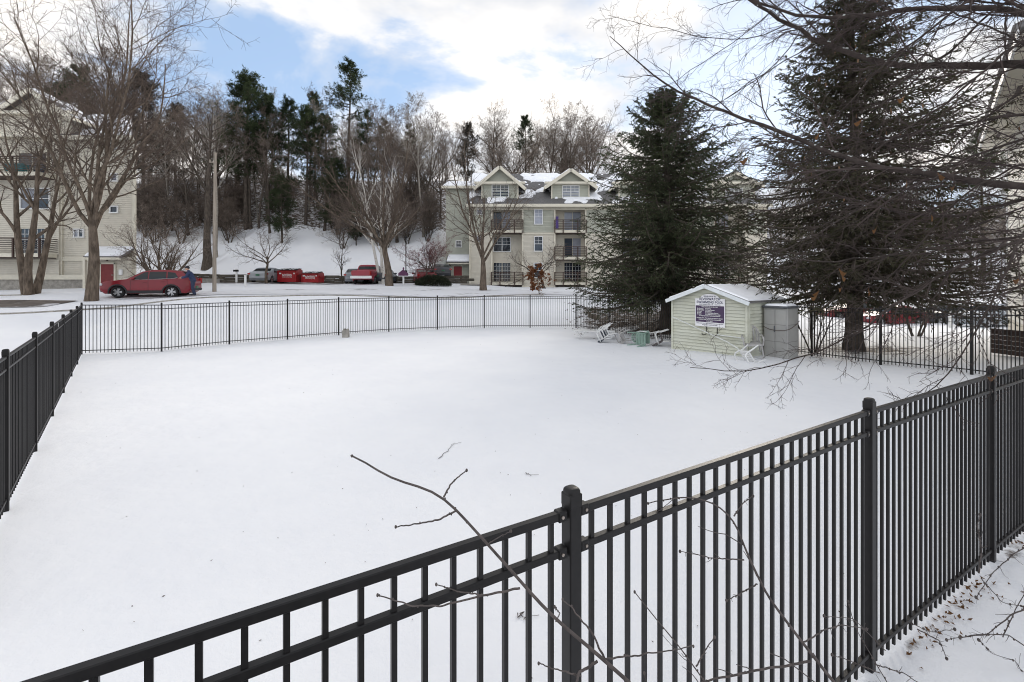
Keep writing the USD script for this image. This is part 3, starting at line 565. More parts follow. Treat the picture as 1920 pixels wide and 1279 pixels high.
# the balcony bay
m = MB(); m.box(((ax(10) + ax(108)) / 2, YA - .27, az(300)), (ax(108) - ax(10), .03, az(280) - az(322))); A.add('recess_wall', m, TRIM)
slider(A, ax(70), az(330), 52 * S1 * .98, 40 * S1, YA - .29, 0, False); deck(A, ax(-60), ax(113), az(331), YA - .28, 1.2, 7)
window(A, ax(74), az(374), 52 * S1, 36 * S1, YA - .27, 2, False, 1)
slider(A, ax(70), az(479), 44 * S1, 49 * S1, YA - .27, 0, True); deck(A, ax(-60), ax(115), az(477), YA - .28, 1.2, 7)
mat('teal_chair', (.04, .20, .22), rough=.6)
A.add('balcony_box', MB().box((ax(62), YA - 1.1, az(322)), (1.3, .5, .5), ch=.04), MATS['teal_chair'], label='teal tarpaulin on the upper balcony')
for px, py, w, h, bl in ((149, 437.5, 16, 13, 1), (215, 333, 11, 12, 1), (215, 393, 12, 10, 0), (213, 275, 11, 10, 1)): window(A, ax(px), az(py), w * S1, h * S1, YA - .03, 1 if w < 14 else 2, w > 14, bl, sash=False)
# porch of the left building
pz = az(483); pxa, pxb = ax(187), ax(252)
A.add('porch_roof', slab(MB(), [(pxa, YA - 1.3, pz), (pxb + .1, YA - 1.3, pz), (pxb + .1, YA, pz + .75), (pxa, YA, pz + .75)], .12), SHINGLE)
A.add('porch_snow', snowsheet((pxa + .03, YA - 1.27, pz + .02), (pxb - pxa + .04, 0, 0), (0, 1.25, .73), 40, 18, 3, .28, .15), SNOWROOF)
A.add('porch_beam', MB().box(((pxa + pxb) / 2, YA - 1.2, pz - .12), (pxb - pxa, .14, .2)), TRIM)
m = MB(); lap(m, pxa, pxb, az(532), pz - .2, YA - .6, .14); m.box(((pxa + pxb) / 2, YA - .28, (az(540) + pz) / 2), (pxb - pxa - .02, .58, pz - az(540))); A.add('porch_wall', m, CREAM)
d = A.add('door', MB().box((ax(217), YA - .66, az(514)), (23 * S1, .08, 36 * S1), ch=.01), DOORRED); A.add('handle', MB().ell((ax(227), YA - .73, az(516)), (.05, .05, .05), 1), MATS['bolt'], parent=d)
A.add('door_frame', MB().box((ax(204), YA - .65, az(513)), (.12, .1, 39 * S1)).box((ax(230.5), YA - .65, az(513)), (.12, .1, 39 * S1)).box((ax(217), YA - .65, az(494.5)), (30 * S1, .1, .12)), TRIM)
A.add('porch_post', MB().box((ax(188), YA - 1.2, az(512)), (.16, .16, 58 * S1)), TRIM)
A.add('meter_box', MB().box((ax(242), YA - .7, az(511)), (.22, .14, .4), ch=.02), WHITE); A.add('porch_lamp', MB().ell((ax(217), YA - .7, az(488)), (.07, .07, .1), 1), DECKBROWN)
downpipe(A, ax(186), YA - .35, az(540), az(485))
single('utility_cabinet', MB().box((0, 0, .55), (1.7, .7, 1.3), ch=.03).box((0, 0, 1.22), (1.76, .76, .06), ch=.01), mat('dark_green_metal', (.035, .042, .038), rough=.5), 'dark grey green utility cabinet behind the red car beside the left building', 'cabinet', loc=(ax(266), YA - .4, h1(ax(266), YA - .4)))

# building at the right edge: wall runs towards the camera
C = Thing('white_building', 'pale clapboard building with deep eaves at the right edge', 'building', (22.75, 20.8, .2), local=False)
A0 = np.array([22.75, 20.8]); dw = np.array([-.68, -.733]); dw /= np.linalg.norm(dw); nw = np.array([-dw[1], dw[0]]); nw = nw if nw @ (-A0) > 0 else -nw   # outward
# local frame: boards along dw; build lap() on a wall facing -y then rotate
def wallframe(v):
    v = np.asarray(v, float); xy = A0 + v[:, :1] * dw + v[:, 1:2] * (-nw); return np.c_[xy, v[:, 2]]
def addw(name, mb, m_, **k):
    v, f = mb.arr(); C.add(name, (wallframe(v), f), m_, **k)
PALE = mat('pale_siding', (.74, .72, .66), rough=.6, vary=.04, scale=2)
m = MB(); lap(m, 0, 13, 1.0, 9.0, 0, .14); addw('siding', m, PALE)
m = MB(); m.box((6.5, 4.1, 4.5), (12.96, 8, 9.0)); m.box((6.5, 4.0, .2), (12.9, 8.0, 1.6)); addw('wall', m, TRIM)
m = MB(); m.box((0.06, -.02, 4.95), (.16, .06, 7.9)); addw('corner_board', m, WHITE)
m = MB(); m.box((6.2, -.42, 9.0), (13.9, .9, .08)); addw('soffit', m, TRIM)
m = MB(); m.box((6.2, -.90, 9.08), (13.9, .06, .34)); m.box((-.75, 2.0, 9.08), (.06, 5.8, .34)); addw('eaves_board', m, WHITE)
for k in range(4):
    addw('soffit_vent', MB().box((2 + 3.2 * k, -.45, 8.955), (.9, .12, .02)), DECKBROWN)
m = MB(); slab(m, [(-.9, -1.0, 9.3), (13.2, -1.0, 9.3), (13.2, 4, 11.6), (-.9, 4, 11.6)], .15); addw('roof', m, SHINGLE)

# ------------------------------------------------------------------ shed, sign, cabinet and what leans there
SHED0 = np.array([X(1260, 17.7), 17.7]); fd = np.array([.62, -.785]); fd /= np.linalg.norm(fd); SW_, SL_, SH_ = 2.88, 2.7, 1.98
srz = math.atan2(fd[1], fd[0]); sz0 = 0.0
SIDE = np.array([-fd[1], fd[0]])
mat('shed_board', (.58, .585, .49), rough=.55, col2=(.42, .42, .31), scale=1.1, stretch=(1, 1, 1.6), thr=(.22, .52), per=.07, spec=.3)
mat('shed_trim', (.66, .69, .70), rough=.5, vary=.06)
S = Thing('shed', 'pale green clapboard garden shed with a snowy gable roof', 'shed', (*SHED0, sz0), srz)
nb = 19; st = SH_ / 17; sl = .53 / (SW_ / 2)     # front wall boards, narrowing in the gable
for i in range(nb + 3):
    za, zb_ = i * st + .009, (i + 1) * st
    def half(z): return SW_ / 2 if z <= SH_ else (SW_ / 2) - (z - SH_) / sl
    if half(zb_ - .02) < .12: break
    a, b = half(za), max(half(zb_), .03); cx = SW_ / 2
    m = MB().add([(cx - a, -.03, za), (cx + a, -.03, za), (cx + b, -.004, zb_), (cx - b, -.004, zb_), (cx - a, .02, za), (cx + a, .02, za), (cx + b, .02, zb_), (cx - b, .02, zb_)],
                 [[0, 1, 2, 3], [1, 5, 6, 2], [4, 0, 3, 7], [4, 5, 1, 0], [3, 2, 6, 7]]); S.add('board', m, MATS['shed_board'])
for i in range(17):                              # right side wall boards
    za, zb_ = i * st + .009, (i + 1) * st
    x = SW_; m = MB().add([(x + .03, .02, za), (x + .03, SL_, za), (x + .004, SL_, zb_), (x + .004, .02, zb_), (x - .02, .02, za), (x - .02, SL_, za), (x - .02, SL_, zb_), (x - .02, .02, zb_)],
                          [[0, 1, 2, 3], [1, 5, 6, 2], [4, 0, 3, 7], [4, 5, 1, 0], [3, 2, 6, 7]]); S.add('board', m, MATS['shed_board'])
mat('shed_joint', (.09, .095, .06), rough=.9); S.add('wall', MB().box((SW_ / 2, SL_ / 2 + .02, SH_ / 2 + .04), (SW_ - .03, SL_ - .02, SH_ - .12)), MATS['shed_joint'])
g = MB(); g.poly([(0.02, SH_ - .03), (SW_ - .02, SH_ - .03), (SW_ / 2, SH_ + .5)], .05, R4((0, SL_, 0), (1, 0, 0), (0, 0, 1))); S.add('wall', g, MATS['shed_joint']); g = MB(); g.poly([(0.04, SH_ - .03), (SW_ - .04, SH_ - .03), (SW_ / 2, SH_ + .47)], .03, R4((0, .05, 0), (1, 0, 0), (0, 0, 1))); S.add('wall', g, MATS['shed_joint'])
for x, y in ((.03, -.03), (SW_ - .03, -.03), (SW_ + .02, .05)): S.add('corner_board', MB().box((x, y, SH_ / 2), (.075, .03, SH_ - .02) if y < 0 else (.03, .08, SH_ - .02)), MATS['shed_board'])
ov = .14; zp = SH_ + .56
r = MB()
for s in (-1, 1): slab(r, [(SW_ / 2, -.2, zp), (SW_ / 2 + s * (SW_ / 2 + ov), -.2, zp - sl * (SW_ / 2 + ov)), (SW_ / 2 + s * (SW_ / 2 + ov), SL_ + .2, zp - sl * (SW_ / 2 + ov)), (SW_ / 2, SL_ + .2, zp)], .05)
rp = S.add('roof', r, SHINGLE)
for s in (-1, 1):
    e = SW_ / 2 + s * (SW_ / 2 + ov)
    S.add('rake_board', MB().bar((SW_ / 2 + s * .0, -.215, zp - .075), (e, -.215, zp - .075 - sl * (SW_ / 2 + ov)), .03, .13), MATS['shed_trim'], parent=rp)
    S.add('snow', snowsheet((SW_ / 2, -.19, zp + .0), (s * (SW_ / 2 + ov), 0, -sl * (SW_ / 2 + ov)), (0, SL_ + .38, 0), 44, 60, 3 + s, .26, .05, .9), SNOWROOF, parent=rp)
# the pool sign on the shed
SGN = Thing('pool_sign', 'white and purple swimming pool rules sign with a rounded top on the shed', 'sign', (*(SHED0 + fd * 1.0 + SIDE * -.03), 1.0), srz)
W2 = 1.12; Hs = 1.02
mat('sign_white', (.78, .77, .78), rough=.4, vary=.02); mat('sign_purple', (.055, .032, .075), rough=.4, vary=.08); mat('sign_navy', (.03, .03, .08), rough=.4)
arc = [(W2 / 2 - .36 * math.cos(t), Hs + .17 * math.sin(t)) for t in np.linspace(0, math.pi, 20)]
S0 = R4((0, -.01, 0), (1, 0, 0), (0, 0, 1))
m = MB().poly([(0, 0), (W2, 0), (W2, Hs)] + arc[::-1] + [(0, Hs)], .02, S0); SGN.add('board', m, MATS['sign_white'])
SGN.add('purple_panel', MB().poly([(.03, .16), (W2 - .03, .16), (W2 - .03, .76), (.03, .76)], .004, R4((0, -.031, 0), (1, 0, 0), (0, 0, 1))), MATS['sign_purple'])
def text(T, s, cx, z, h, m_, y, bold=False, left=False, maxw=None, name='lettering', parent=None, M=None):
    tm = meshkit.text_mesh(s, h, .004, bold); v = np.array(tm.vertices); w = v[:, 0].max() - v[:, 0].min(); v[:, 0] -= v[:, 0].min()
    if maxw and w > maxw: v[:, 0] *= maxw / w; w = maxw
    v[:, 0] += cx - (0 if left else w / 2); o = np.c_[v[:, 0], y - v[:, 2], z + v[:, 1]]
    if M is not None: o = o @ M[:3, :3].T + M[:3, 3]
    return T.add(name, (o, np.array(tm.faces)), m_, parent=parent)
for s, z, h, b, mw in (('Welcome to', 1.075, .06, False, .5), ('RIVERWATCH', .96, .085, True, .82), ('SWIMMING POOL', .845, .085, True, 1.0), ('(POOL HOURS 10:00 A.M. - 8:00 P.M.)', .785, .032, False, .96), ('Swim at your own risk. No lifeguard on duty at any time', .10, .03, False, 1.0), ('Management reserves the right', .05, .028, False, .6)):
    text(SGN, s, W2 / 2, z, h, MATS['sign_navy'], -.031, b, maxw=mw)
text(SGN, 'POOL RULES ARE AS FOLLOWS', W2 / 2, .70, .034, WHITE, -.036, True, maxw=.6)
for k, (l, r_) in enumerate((('No Running', 'No Diving'), ('No Wrestling', 'No Glass Bottles'), ('No Food', 'No Alcohol'), ('No Pets', 'No Flammable Objects'), ('No Gum', 'No Children in Pool or Spa'))):
    text(SGN, l, .08, .635 - k * .052, .033, WHITE, -.036, True, True); text(SGN, r_, .40, .635 - k * .052, .033, WHITE, -.036, True, True, maxw=.66)
for s, z in (('No dogs permitted Swimming Shallow', .375), ('Residents Only. Your guests are welcome always.', .295), ('Children under 14 must be accompanied', .24), ('by an adult.', .187)): text(SGN, s, W2 / 2, z, .032, WHITE, -.036, True, maxw=.98)
# hooks and poles on the shed front
def shp(u, out, z): q = SHED0 + fd * u - SIDE * out; return np.array([q[0], q[1], z])
for u in (1.42, 1.83):
    single('wall_hook', MB().tube([shp(u, .03, .99), shp(u, .04, .78), shp(u, .07, .72), shp(u - .06, .1, .69), shp(u - .13, .09, .70), shp(u - .14, .08, .76)], .014, 6), BLACK, 'black metal hook under the sign, ' + ('left one' if u < 1.6 else 'right one'), 'hook')
mat('white_pole', (.62, .63, .6), rough=.35, vary=.1)
single('pool_pole', MB().tube([shp(.12, .12, 1.27), shp(2.2, .16, .55), shp(2.34, .17, .5)], .019, 8).tube([shp(2.3, .17, .51), shp(2.62, .2, .36), shp(2.78, .22, .18)], .024, 8), MATS['white_pole'], 'long white pool pole hanging slanted across the shed front', 'pole')
single('pool_pole', MB().tube([shp(1.83, .08, .735), shp(2.8, .06, .70)], .02, 8), MATS['white_pole'], 'short white pole lying level on the right hook of the shed', 'pole')
# storage cabinet
mat('resin_grey', (.33, .325, .31), rough=.45, vary=.08, scale=2.0); mat('resin_dark', (.085, .09, .10), rough=.5); mat('seam', (.16, .155, .15), rough=.6)
cf = np.array([.47, -.65]); cw = np.linalg.norm(cf); cf /= cw; crz = math.atan2(cf[1], cf[0])
K = Thing('storage_cabinet', 'tall grey plastic storage cabinet beside the shed with snow on its lid', 'cabinet', (X(1431, 16.0), 16.0, -.05), crz)
KW, KD, KH = .80, .82, 1.78
K.add('body', MB().box((KW / 2, KD / 2, KH / 2), (KW, KD, KH), ch=.03), MATS['resin_grey'])
for k in (0, 1): K.add('door', MB().box((.045 + (KW - .09) * (k + .5) / 2, -.012, KH / 2), ((KW - .09) / 2 - .008, .03, KH - .12), ch=.012), MATS['resin_grey'])
for z in (.62, 1.2): K.add('panel_groove', MB().box((KW / 2, -.0285, z), (KW - .1, .004, .012)).box((KW + .001, KD / 2, z), (.004, KD - .04, .012)), MATS['seam'])
K.add('handle', MB().box((KW / 2 - .005, -.045, 1.05), (.035, .03, .22), ch=.008), MATS['resin_dark'])
K.add('lid', MB().box((KW / 2, KD / 2 - .02, KH + .03), (KW + .06, KD + .1, .07), ch=.02), MATS['resin_dark'])
K.add('snow', snowsheet((-.02, -.05, KH + .06), (KW + .04, 0, 0), (0, KD + .08, .0), 20, 20, 2, .15, .07), SNOWROOF)
hp = [(0, -.05, 1.14), (.2, -.055, 1.03), (.45, -.055, 1.0), (.70, -.05, 1.02), (.85, -.03, 1.06), (.86, .25, 1.12), (.86, .55, 1.22), (.855, .80, 1.33)]
hq = np.array(hp, float); ht = np.linspace(0, len(hp) - 1, 30); hq = gaussian_filter(np.stack([np.interp(ht, np.arange(len(hp)), hq[:, k]) for k in range(3)], 1), (1.2, 0), mode='nearest')
single('strap', MB().tube(np.stack([X(1431, 16.0) + cf[0] * hq[:, 0] - cf[1] * hq[:, 1], 16.0 + cf[1] * hq[:, 0] + cf[0] * hq[:, 1], hq[:, 2] - .05], 1), .010, 6), DECKBROWN, 'thin dark hose slung across the storage cabinet doors', 'hose')
# wooden planter on the right
T = Thing('planter_box', 'dark brown timber planter box behind the right fence', 'planter', (X(1968, 14.4), 14.4, h1(X(1968, 14.4), 14.4)), .12)
for k in range(5): T.add('plank', MB().box((.1, -.0, .08 + k * .155), (1.9, .05, .148), ch=.008), MATS.get('plank') or mat('plank', (.055, .035, .028), rough=.8, vary=.3, scale=3, stretch=(1, 4, 8), per=.25))
for k in range(5): T.add('plank', MB().box((-.84, .5, .08 + k * .155), (.05, .95, .148), ch=.008), MATS['plank'])
T.add('rim', MB().box((.1, 0.0, .80), (2.0, .12, .05), ch=.008).box((-.84, .52, .80), (.12, .92, .05), ch=.008), MATS['plank'])
T.add('soil', MB().box((.1, .5, .68), (1.8, .92, .1)), SNOWROOF)

# plastic chairs
def chair_mesh(arms=True, slats=True):
    """a moulded garden armchair standing at the origin, facing -y"""
    seat = MB(); back = MB(); legs = []; arm = MB()
    for k in range(6 if slats else 1):
        if slats: seat.box((0, -.19 + k * .078, .42 - .006 * k), (.44, .062, .022), ch=.008)
        else: seat.box((0, 0, .42), (.46, .46, .022), ch=.01)
    seat.bar((-.225, -.235, .415), (-.225, .23, .39), .035, .05, .01); seat.bar((.225, -.235, .415), (.225, .23, .39), .035, .05, .01); seat.bar((-.22, -.235, .415), (.22, -.235, .415), .035, .06, .01)
    for k in range(5):
        x = -.16 + .08 * k; back.tube([(x, .23, .40), (x * 1.05, .29, .62), (x * 1.02, .34, .86 - .16 * (x / .2) ** 2)], .028, 6)
    back.tube([(-.22, .22, .40), (-.235, .28, .62), (-.19, .33, .79), (-.1, .345, .87), (0, .35, .895), (.1, .345, .87), (.19, .33, .79), (.235, .28, .62), (.22, .22, .40)], .027, 6)
    for sx in (-1, 1):
        legs.append(MB().tube([(sx * .225, -.22, .41), (sx * .26, -.26, .0)], [.03, .022], 6)); legs.append(MB().tube([(sx * .22, .22, .41), (sx * .25, .31, .0)], [.03, .022], 6))
        arm.tube([(sx * .26, -.25, .40), (sx * .285, -.24, .58), (sx * .29, -.18, .645), (sx * .285, .08, .65), (sx * .24, .28, .62)], .026, 6, False)
    return seat, back, legs, arm
def chair(name, label, m_, loc, rx, ry, rz, scale=1.0, m2=None, group=None, snow=None):
    T = Thing(name, label, 'chair', loc, rz, scale, group, rx=rx, ry=ry)
    seat, back, legs, arm = chair_mesh(); T.add('seat', seat, m2 or m_); T.add('backrest', back, m2 or m_)
    for l in legs: T.add('leg', l, m_)
    each(T, 'armrest', arm, m_); return T
mat('chair_white', (.70, .70, .69), rough=.45, vary=.06); mat('chair_green', (.24, .34, .285), rough=.5, vary=.12); mat('chair_navy', (.02, .028, .045), rough=.5); mat('chair_grey', (.36, .35, .34), rough=.5, vary=.2, scale=5); mat('sling_brown', (.10, .085, .085), rough=.7)
q = math.pi / 2
chair('garden_chair', 'grey weathered plastic armchair tilted between the shed and the storage cabinet', MATS['chair_grey'], (8.22, 15.45, .12), .20, -.08, -.35, 1.06)
chair('garden_chair', 'white plastic chair tipped face down in the snow at the shed corner', MATS['chair_white'], (7.95, 14.75, .36), -2.05, .1, 1.75, .92)
chair('garden_chair', 'green plastic chair lying on its side in the snow left of the shed', MATS['chair_green'], (4.92, 18.5, .28), 0.1, q, .55, 1.05)
chair('garden_chair', 'white and brown chair tipped over right of the green chair', MATS['chair_white'], (6.42, 18.45, .48), -1.80, .05, 1.35, .85, MATS['sling_brown'])
chair('garden_chair', 'pale green chair tipped over behind the green chair', MATS['chair_white'], (5.95, 19.1, .30), .1, -q, .3, .95, MATS['chair_green'])
for k in range(3):
    chair('garden_chair', ['navy and white chair lying at the bottom of the tipped stack by the fence', 'navy and white chair in the middle of the tipped stack by the fence', 'white chair on top of the tipped stack by the fence'][k], MATS['chair_white'], (4.25 + .09 * k, 19.75 + .02 * k, .46 + .09 * k), -1.95, .03 * k, 1.45 + .06 * k, .84, MATS['chair_navy'] if k < 2 else MATS['chair_white'])
chair('garden_chair', 'grey plastic chair lying flat between the green chair and the tipped stack', MATS['chair_grey'], (5.05, 19.5, .42), -1.95, .0, 1.75, .85)
L_ = Thing('sun_lounger', 'low white framed sun lounger half buried in snow by the far fence corner', 'sun lounger', (3.75, 21.0, .03), -.2, 1.1)
L_.add('frame', MB().tube([(-.8, -.28, .32), (.9, -.28, .30)], .022, 6).tube([(-.8, .28, .32), (.9, .28, .30)], .022, 6).tube([(-.8, -.28, .32), (-.8, .28, .32)], .022, 6).tube([(.9, -.28, .3), (.9, .28, .3)], .022, 6), MATS['chair_white'])
L_.add('sling', MB().box((.05, 0, .32), (1.66, .5, .015)), MATS['chair_white'])
for x in (-.6, .35):
    L_.add('leg', MB().tube([(x - .12, -.28, .30), (x + .1, -.28, .0), (x + .32, -.28, .30)], .018, 6), MATS['chair_white']); L_.add('leg', MB().tube([(x - .12, .28, .30), (x + .1, .28, .0), (x + .32, .28, .30)], .018, 6), MATS['chair_white'])

# ------------------------------------------------------------------ dumpsters, posts, poles
mat('dumpster_red', (.33, .014, .018), rough=.45, vary=.12, scale=3); mat('lid_black', (.03, .03, .032), rough=.5); 
def dumpster(label, px, w, h, d):
    T = Thing('dumpster', label, 'dumpster', (X(px, d), d, h1(X(px, d), d)), 0)
    prof = [(0, .12), (1.3, .12), (1.3, h * .9), (0.9, h), (0, h * .86)]
    T.add('bin', MB().poly(prof, w, np.array([[0, 0, 1, -w / 2], [1, 0, 0, -.65], [0, 1, 0, 0]])), MATS['dumpster_red'])
    for s in (-1, 1):
        T.add('rib', MB().box((s * (w / 2 - .05), -.68, h * .47), (.1, .06, h * .72)), MATS['dumpster_red']); T.add('fork_sleeve', MB().box((s * (w / 2 + .06), 0, h * .62), (.1, 1.0, .16)), MATS['dumpster_red'])
    T.add('rim', MB().box((0, -.67, h * .83), (w + .06, .08, .1)), MATS['dumpster_red'])
    for s in (-1, 1):
        lp = T.add('lid', MB().box((s * w * .25, -.15, h * .97), (w * .485, 1.2, .04), R=np.array([[1, 0, 0], [0, math.cos(.12), -math.sin(.12)], [0, math.sin(.12), math.cos(.12)]])), MATS['lid_black'])
        T.add('lid_rib', MB(), None) if False else None
        for k in range(5): T.add('snow_strip', MB().box((s * w * .25 + (k - 2) * w * .088, -.2, h * .985 + .005), (.07, 1.1, .05), R=np.array([[1, 0, 0], [0, math.cos(.12), -math.sin(.12)], [0, math.sin(.12), math.cos(.12)]])), SNOWROOF if k % 2 else MATS['lid_black'], parent=lp)
    text(T, 'MYERS', 0, h * .5, .19, WHITE, -.652, True); text(T, 'waste & recycling', 0, h * .41, .08, WHITE, -.652, True)
    for s in (-1, 1): T.add('sticker', MB().box((s * w * .4 * (1 if s > 0 else .92), -.656, h * .68), (.2, .01, .13)), WHITE)
dumpster('larger red dumpster with snowy black lid and white lettering, left one', 544.5, 1.72, 1.35, 42.6)
dumpster('smaller red dumpster with white lettering to the right of the larger one', 587, 1.55, 1.08, 42.8)
single('fire_hydrant', MB().cyl((0, 0, 0), (0, 0, .5), .09, 10).ell((0, 0, .52), (.1, .1, .08), 2).cyl((-.15, 0, .34), (.15, 0, .34), .05, 8), mat('orange_paint', (.55, .16, .04), rough=.5), 'small orange post at the right end of the dumpsters', 'post', loc=(X(605, 42.4), 42.4, h1(X(605, 42.4), 42.4)))
SEAL = mat('purple_sign', (.10, .03, .08), rough=.5)
def signpost(px, d, h, label, cap=None):
    x = X(px, d); T = Thing('sign_post', label, 'post', (x, d, h1(x, d)))
    T.add('post', MB().box((0, 0, h / 2), (.13, .13, h), ch=.01), WHITE)
    if cap == 'bar': T.add('sign', MB().box((0, -.09, h + .02), (.48, .05, .16), ch=.01), BLACK); T.add('cap', MB().box((0, 0, h + .15), (.16, .16, .12), ch=.03), WHITE)
    elif cap == 'house': T.add('sign', MB().poly([(-.42, 0), (.42, 0), (.42, .22), (0, .55), (-.42, .22)], .06, R4((0, -.07, h - .15), (1, 0, 0), (0, 0, 1))), SEAL); T.add('finial', MB().ell((0, 0, h + .48), (.07, .07, .12), 2), SEAL)
    else: T.add('cap', MB().box((0, 0, h + .03), (.16, .16, .05), ch=.02), WHITE)
signpost(443.5, 39.5, 1.05, 'white post with a dark sign board beside the retaining wall', 'bar')
signpost(460, 35.5, .85, 'plain short white post in the snow right of the utility pole')
signpost(756.5, 39.2, .95, 'white post with a dark purple house shaped sign right of the large maple', 'house')
signpost(1782, 27, .95, 'plain white post in front of the dark parked car at right')
# wooden utility pole
x, d = X(402, 30.2), 30.2; z = h1(x, d)
T = Thing('utility_pole', 'tall weathered grey wooden utility pole in the snow', 'pole', (x, d, z))
POLE = mat('pole_wood', (.30, .26, .215), rough=.9, vary=.25, scale=4, stretch=(4, 4, .3), bump=.4, bscale=20)
T.add('pole', MB().tube([(0, 0, -.3), (.01, 0, 4), (.05, 0, 9.3)], [.125, .108, .085], 14), POLE, 40); T.add('arm', MB().bar((-.30, -.03, 8.65), (.16, -.03, 8.65), .07, .07), POLE); T.add('insulator', MB().cyl((-.27, -.03, 8.68), (-.27, -.03, 8.82), .04, 8), POLE)
x, d = X(761, 47), 47; z = h1(x, d)
T = Thing('lamp_post', 'thin dark lamp post on the snowy slope right of the large maple', 'lamp post', (x, d, z)); T.add('pole', MB().cyl((0, 0, -.2), (0, 0, 3.6), .05, 8), BLACK); T.add('base', MB().cyl((0, 0, 0), (0, 0, .22), .14, 8), BLACK); T.add('head', MB().box((0, 0, 3.65), (.3, .3, .28), ch=.08), BLACK)
for px, d, h, lb in ((46, 27.2, 1.0, 'thin snow stake beside the forked tree at left'), (151.5, 26.3, .9, 'thin snow stake left of the big grey tree'), (521, 37, .62, 'thin dark snow stake below the red dumpsters'), (698, 38.2, .75, 'thin grey stake in front of the red pickup'), (838, 43, 2.4, 'thin tall marker pole left of the path to the red door'), (844, 42.8, .7, 'short stake left of the path to the red door'),
                     (997, 33.5, 1.35, 'leftmost wooden stake beside the orange leaved sapling'), (1016, 32.8, 1.3, 'middle wooden stake in front of the orange leaved sapling'), (1028, 33.3, 1.3, 'wooden stake right of the orange leaved sapling'), (1055.5, 32.6, 1.3, 'rightmost stake by the orange leaved sapling, nearest the spruce'), (1400, 43, 1.3, 'thin stake behind the spruces')):
    if px == 1400: continue
    x = X(px, d); single('snow_stake', MB().cyl((0, 0, -.2), (0.01, 0, h), .022, 6), DECKBROWN if px > 600 else CONC, lb, 'stake', loc=(x, d, h1(x, d)))

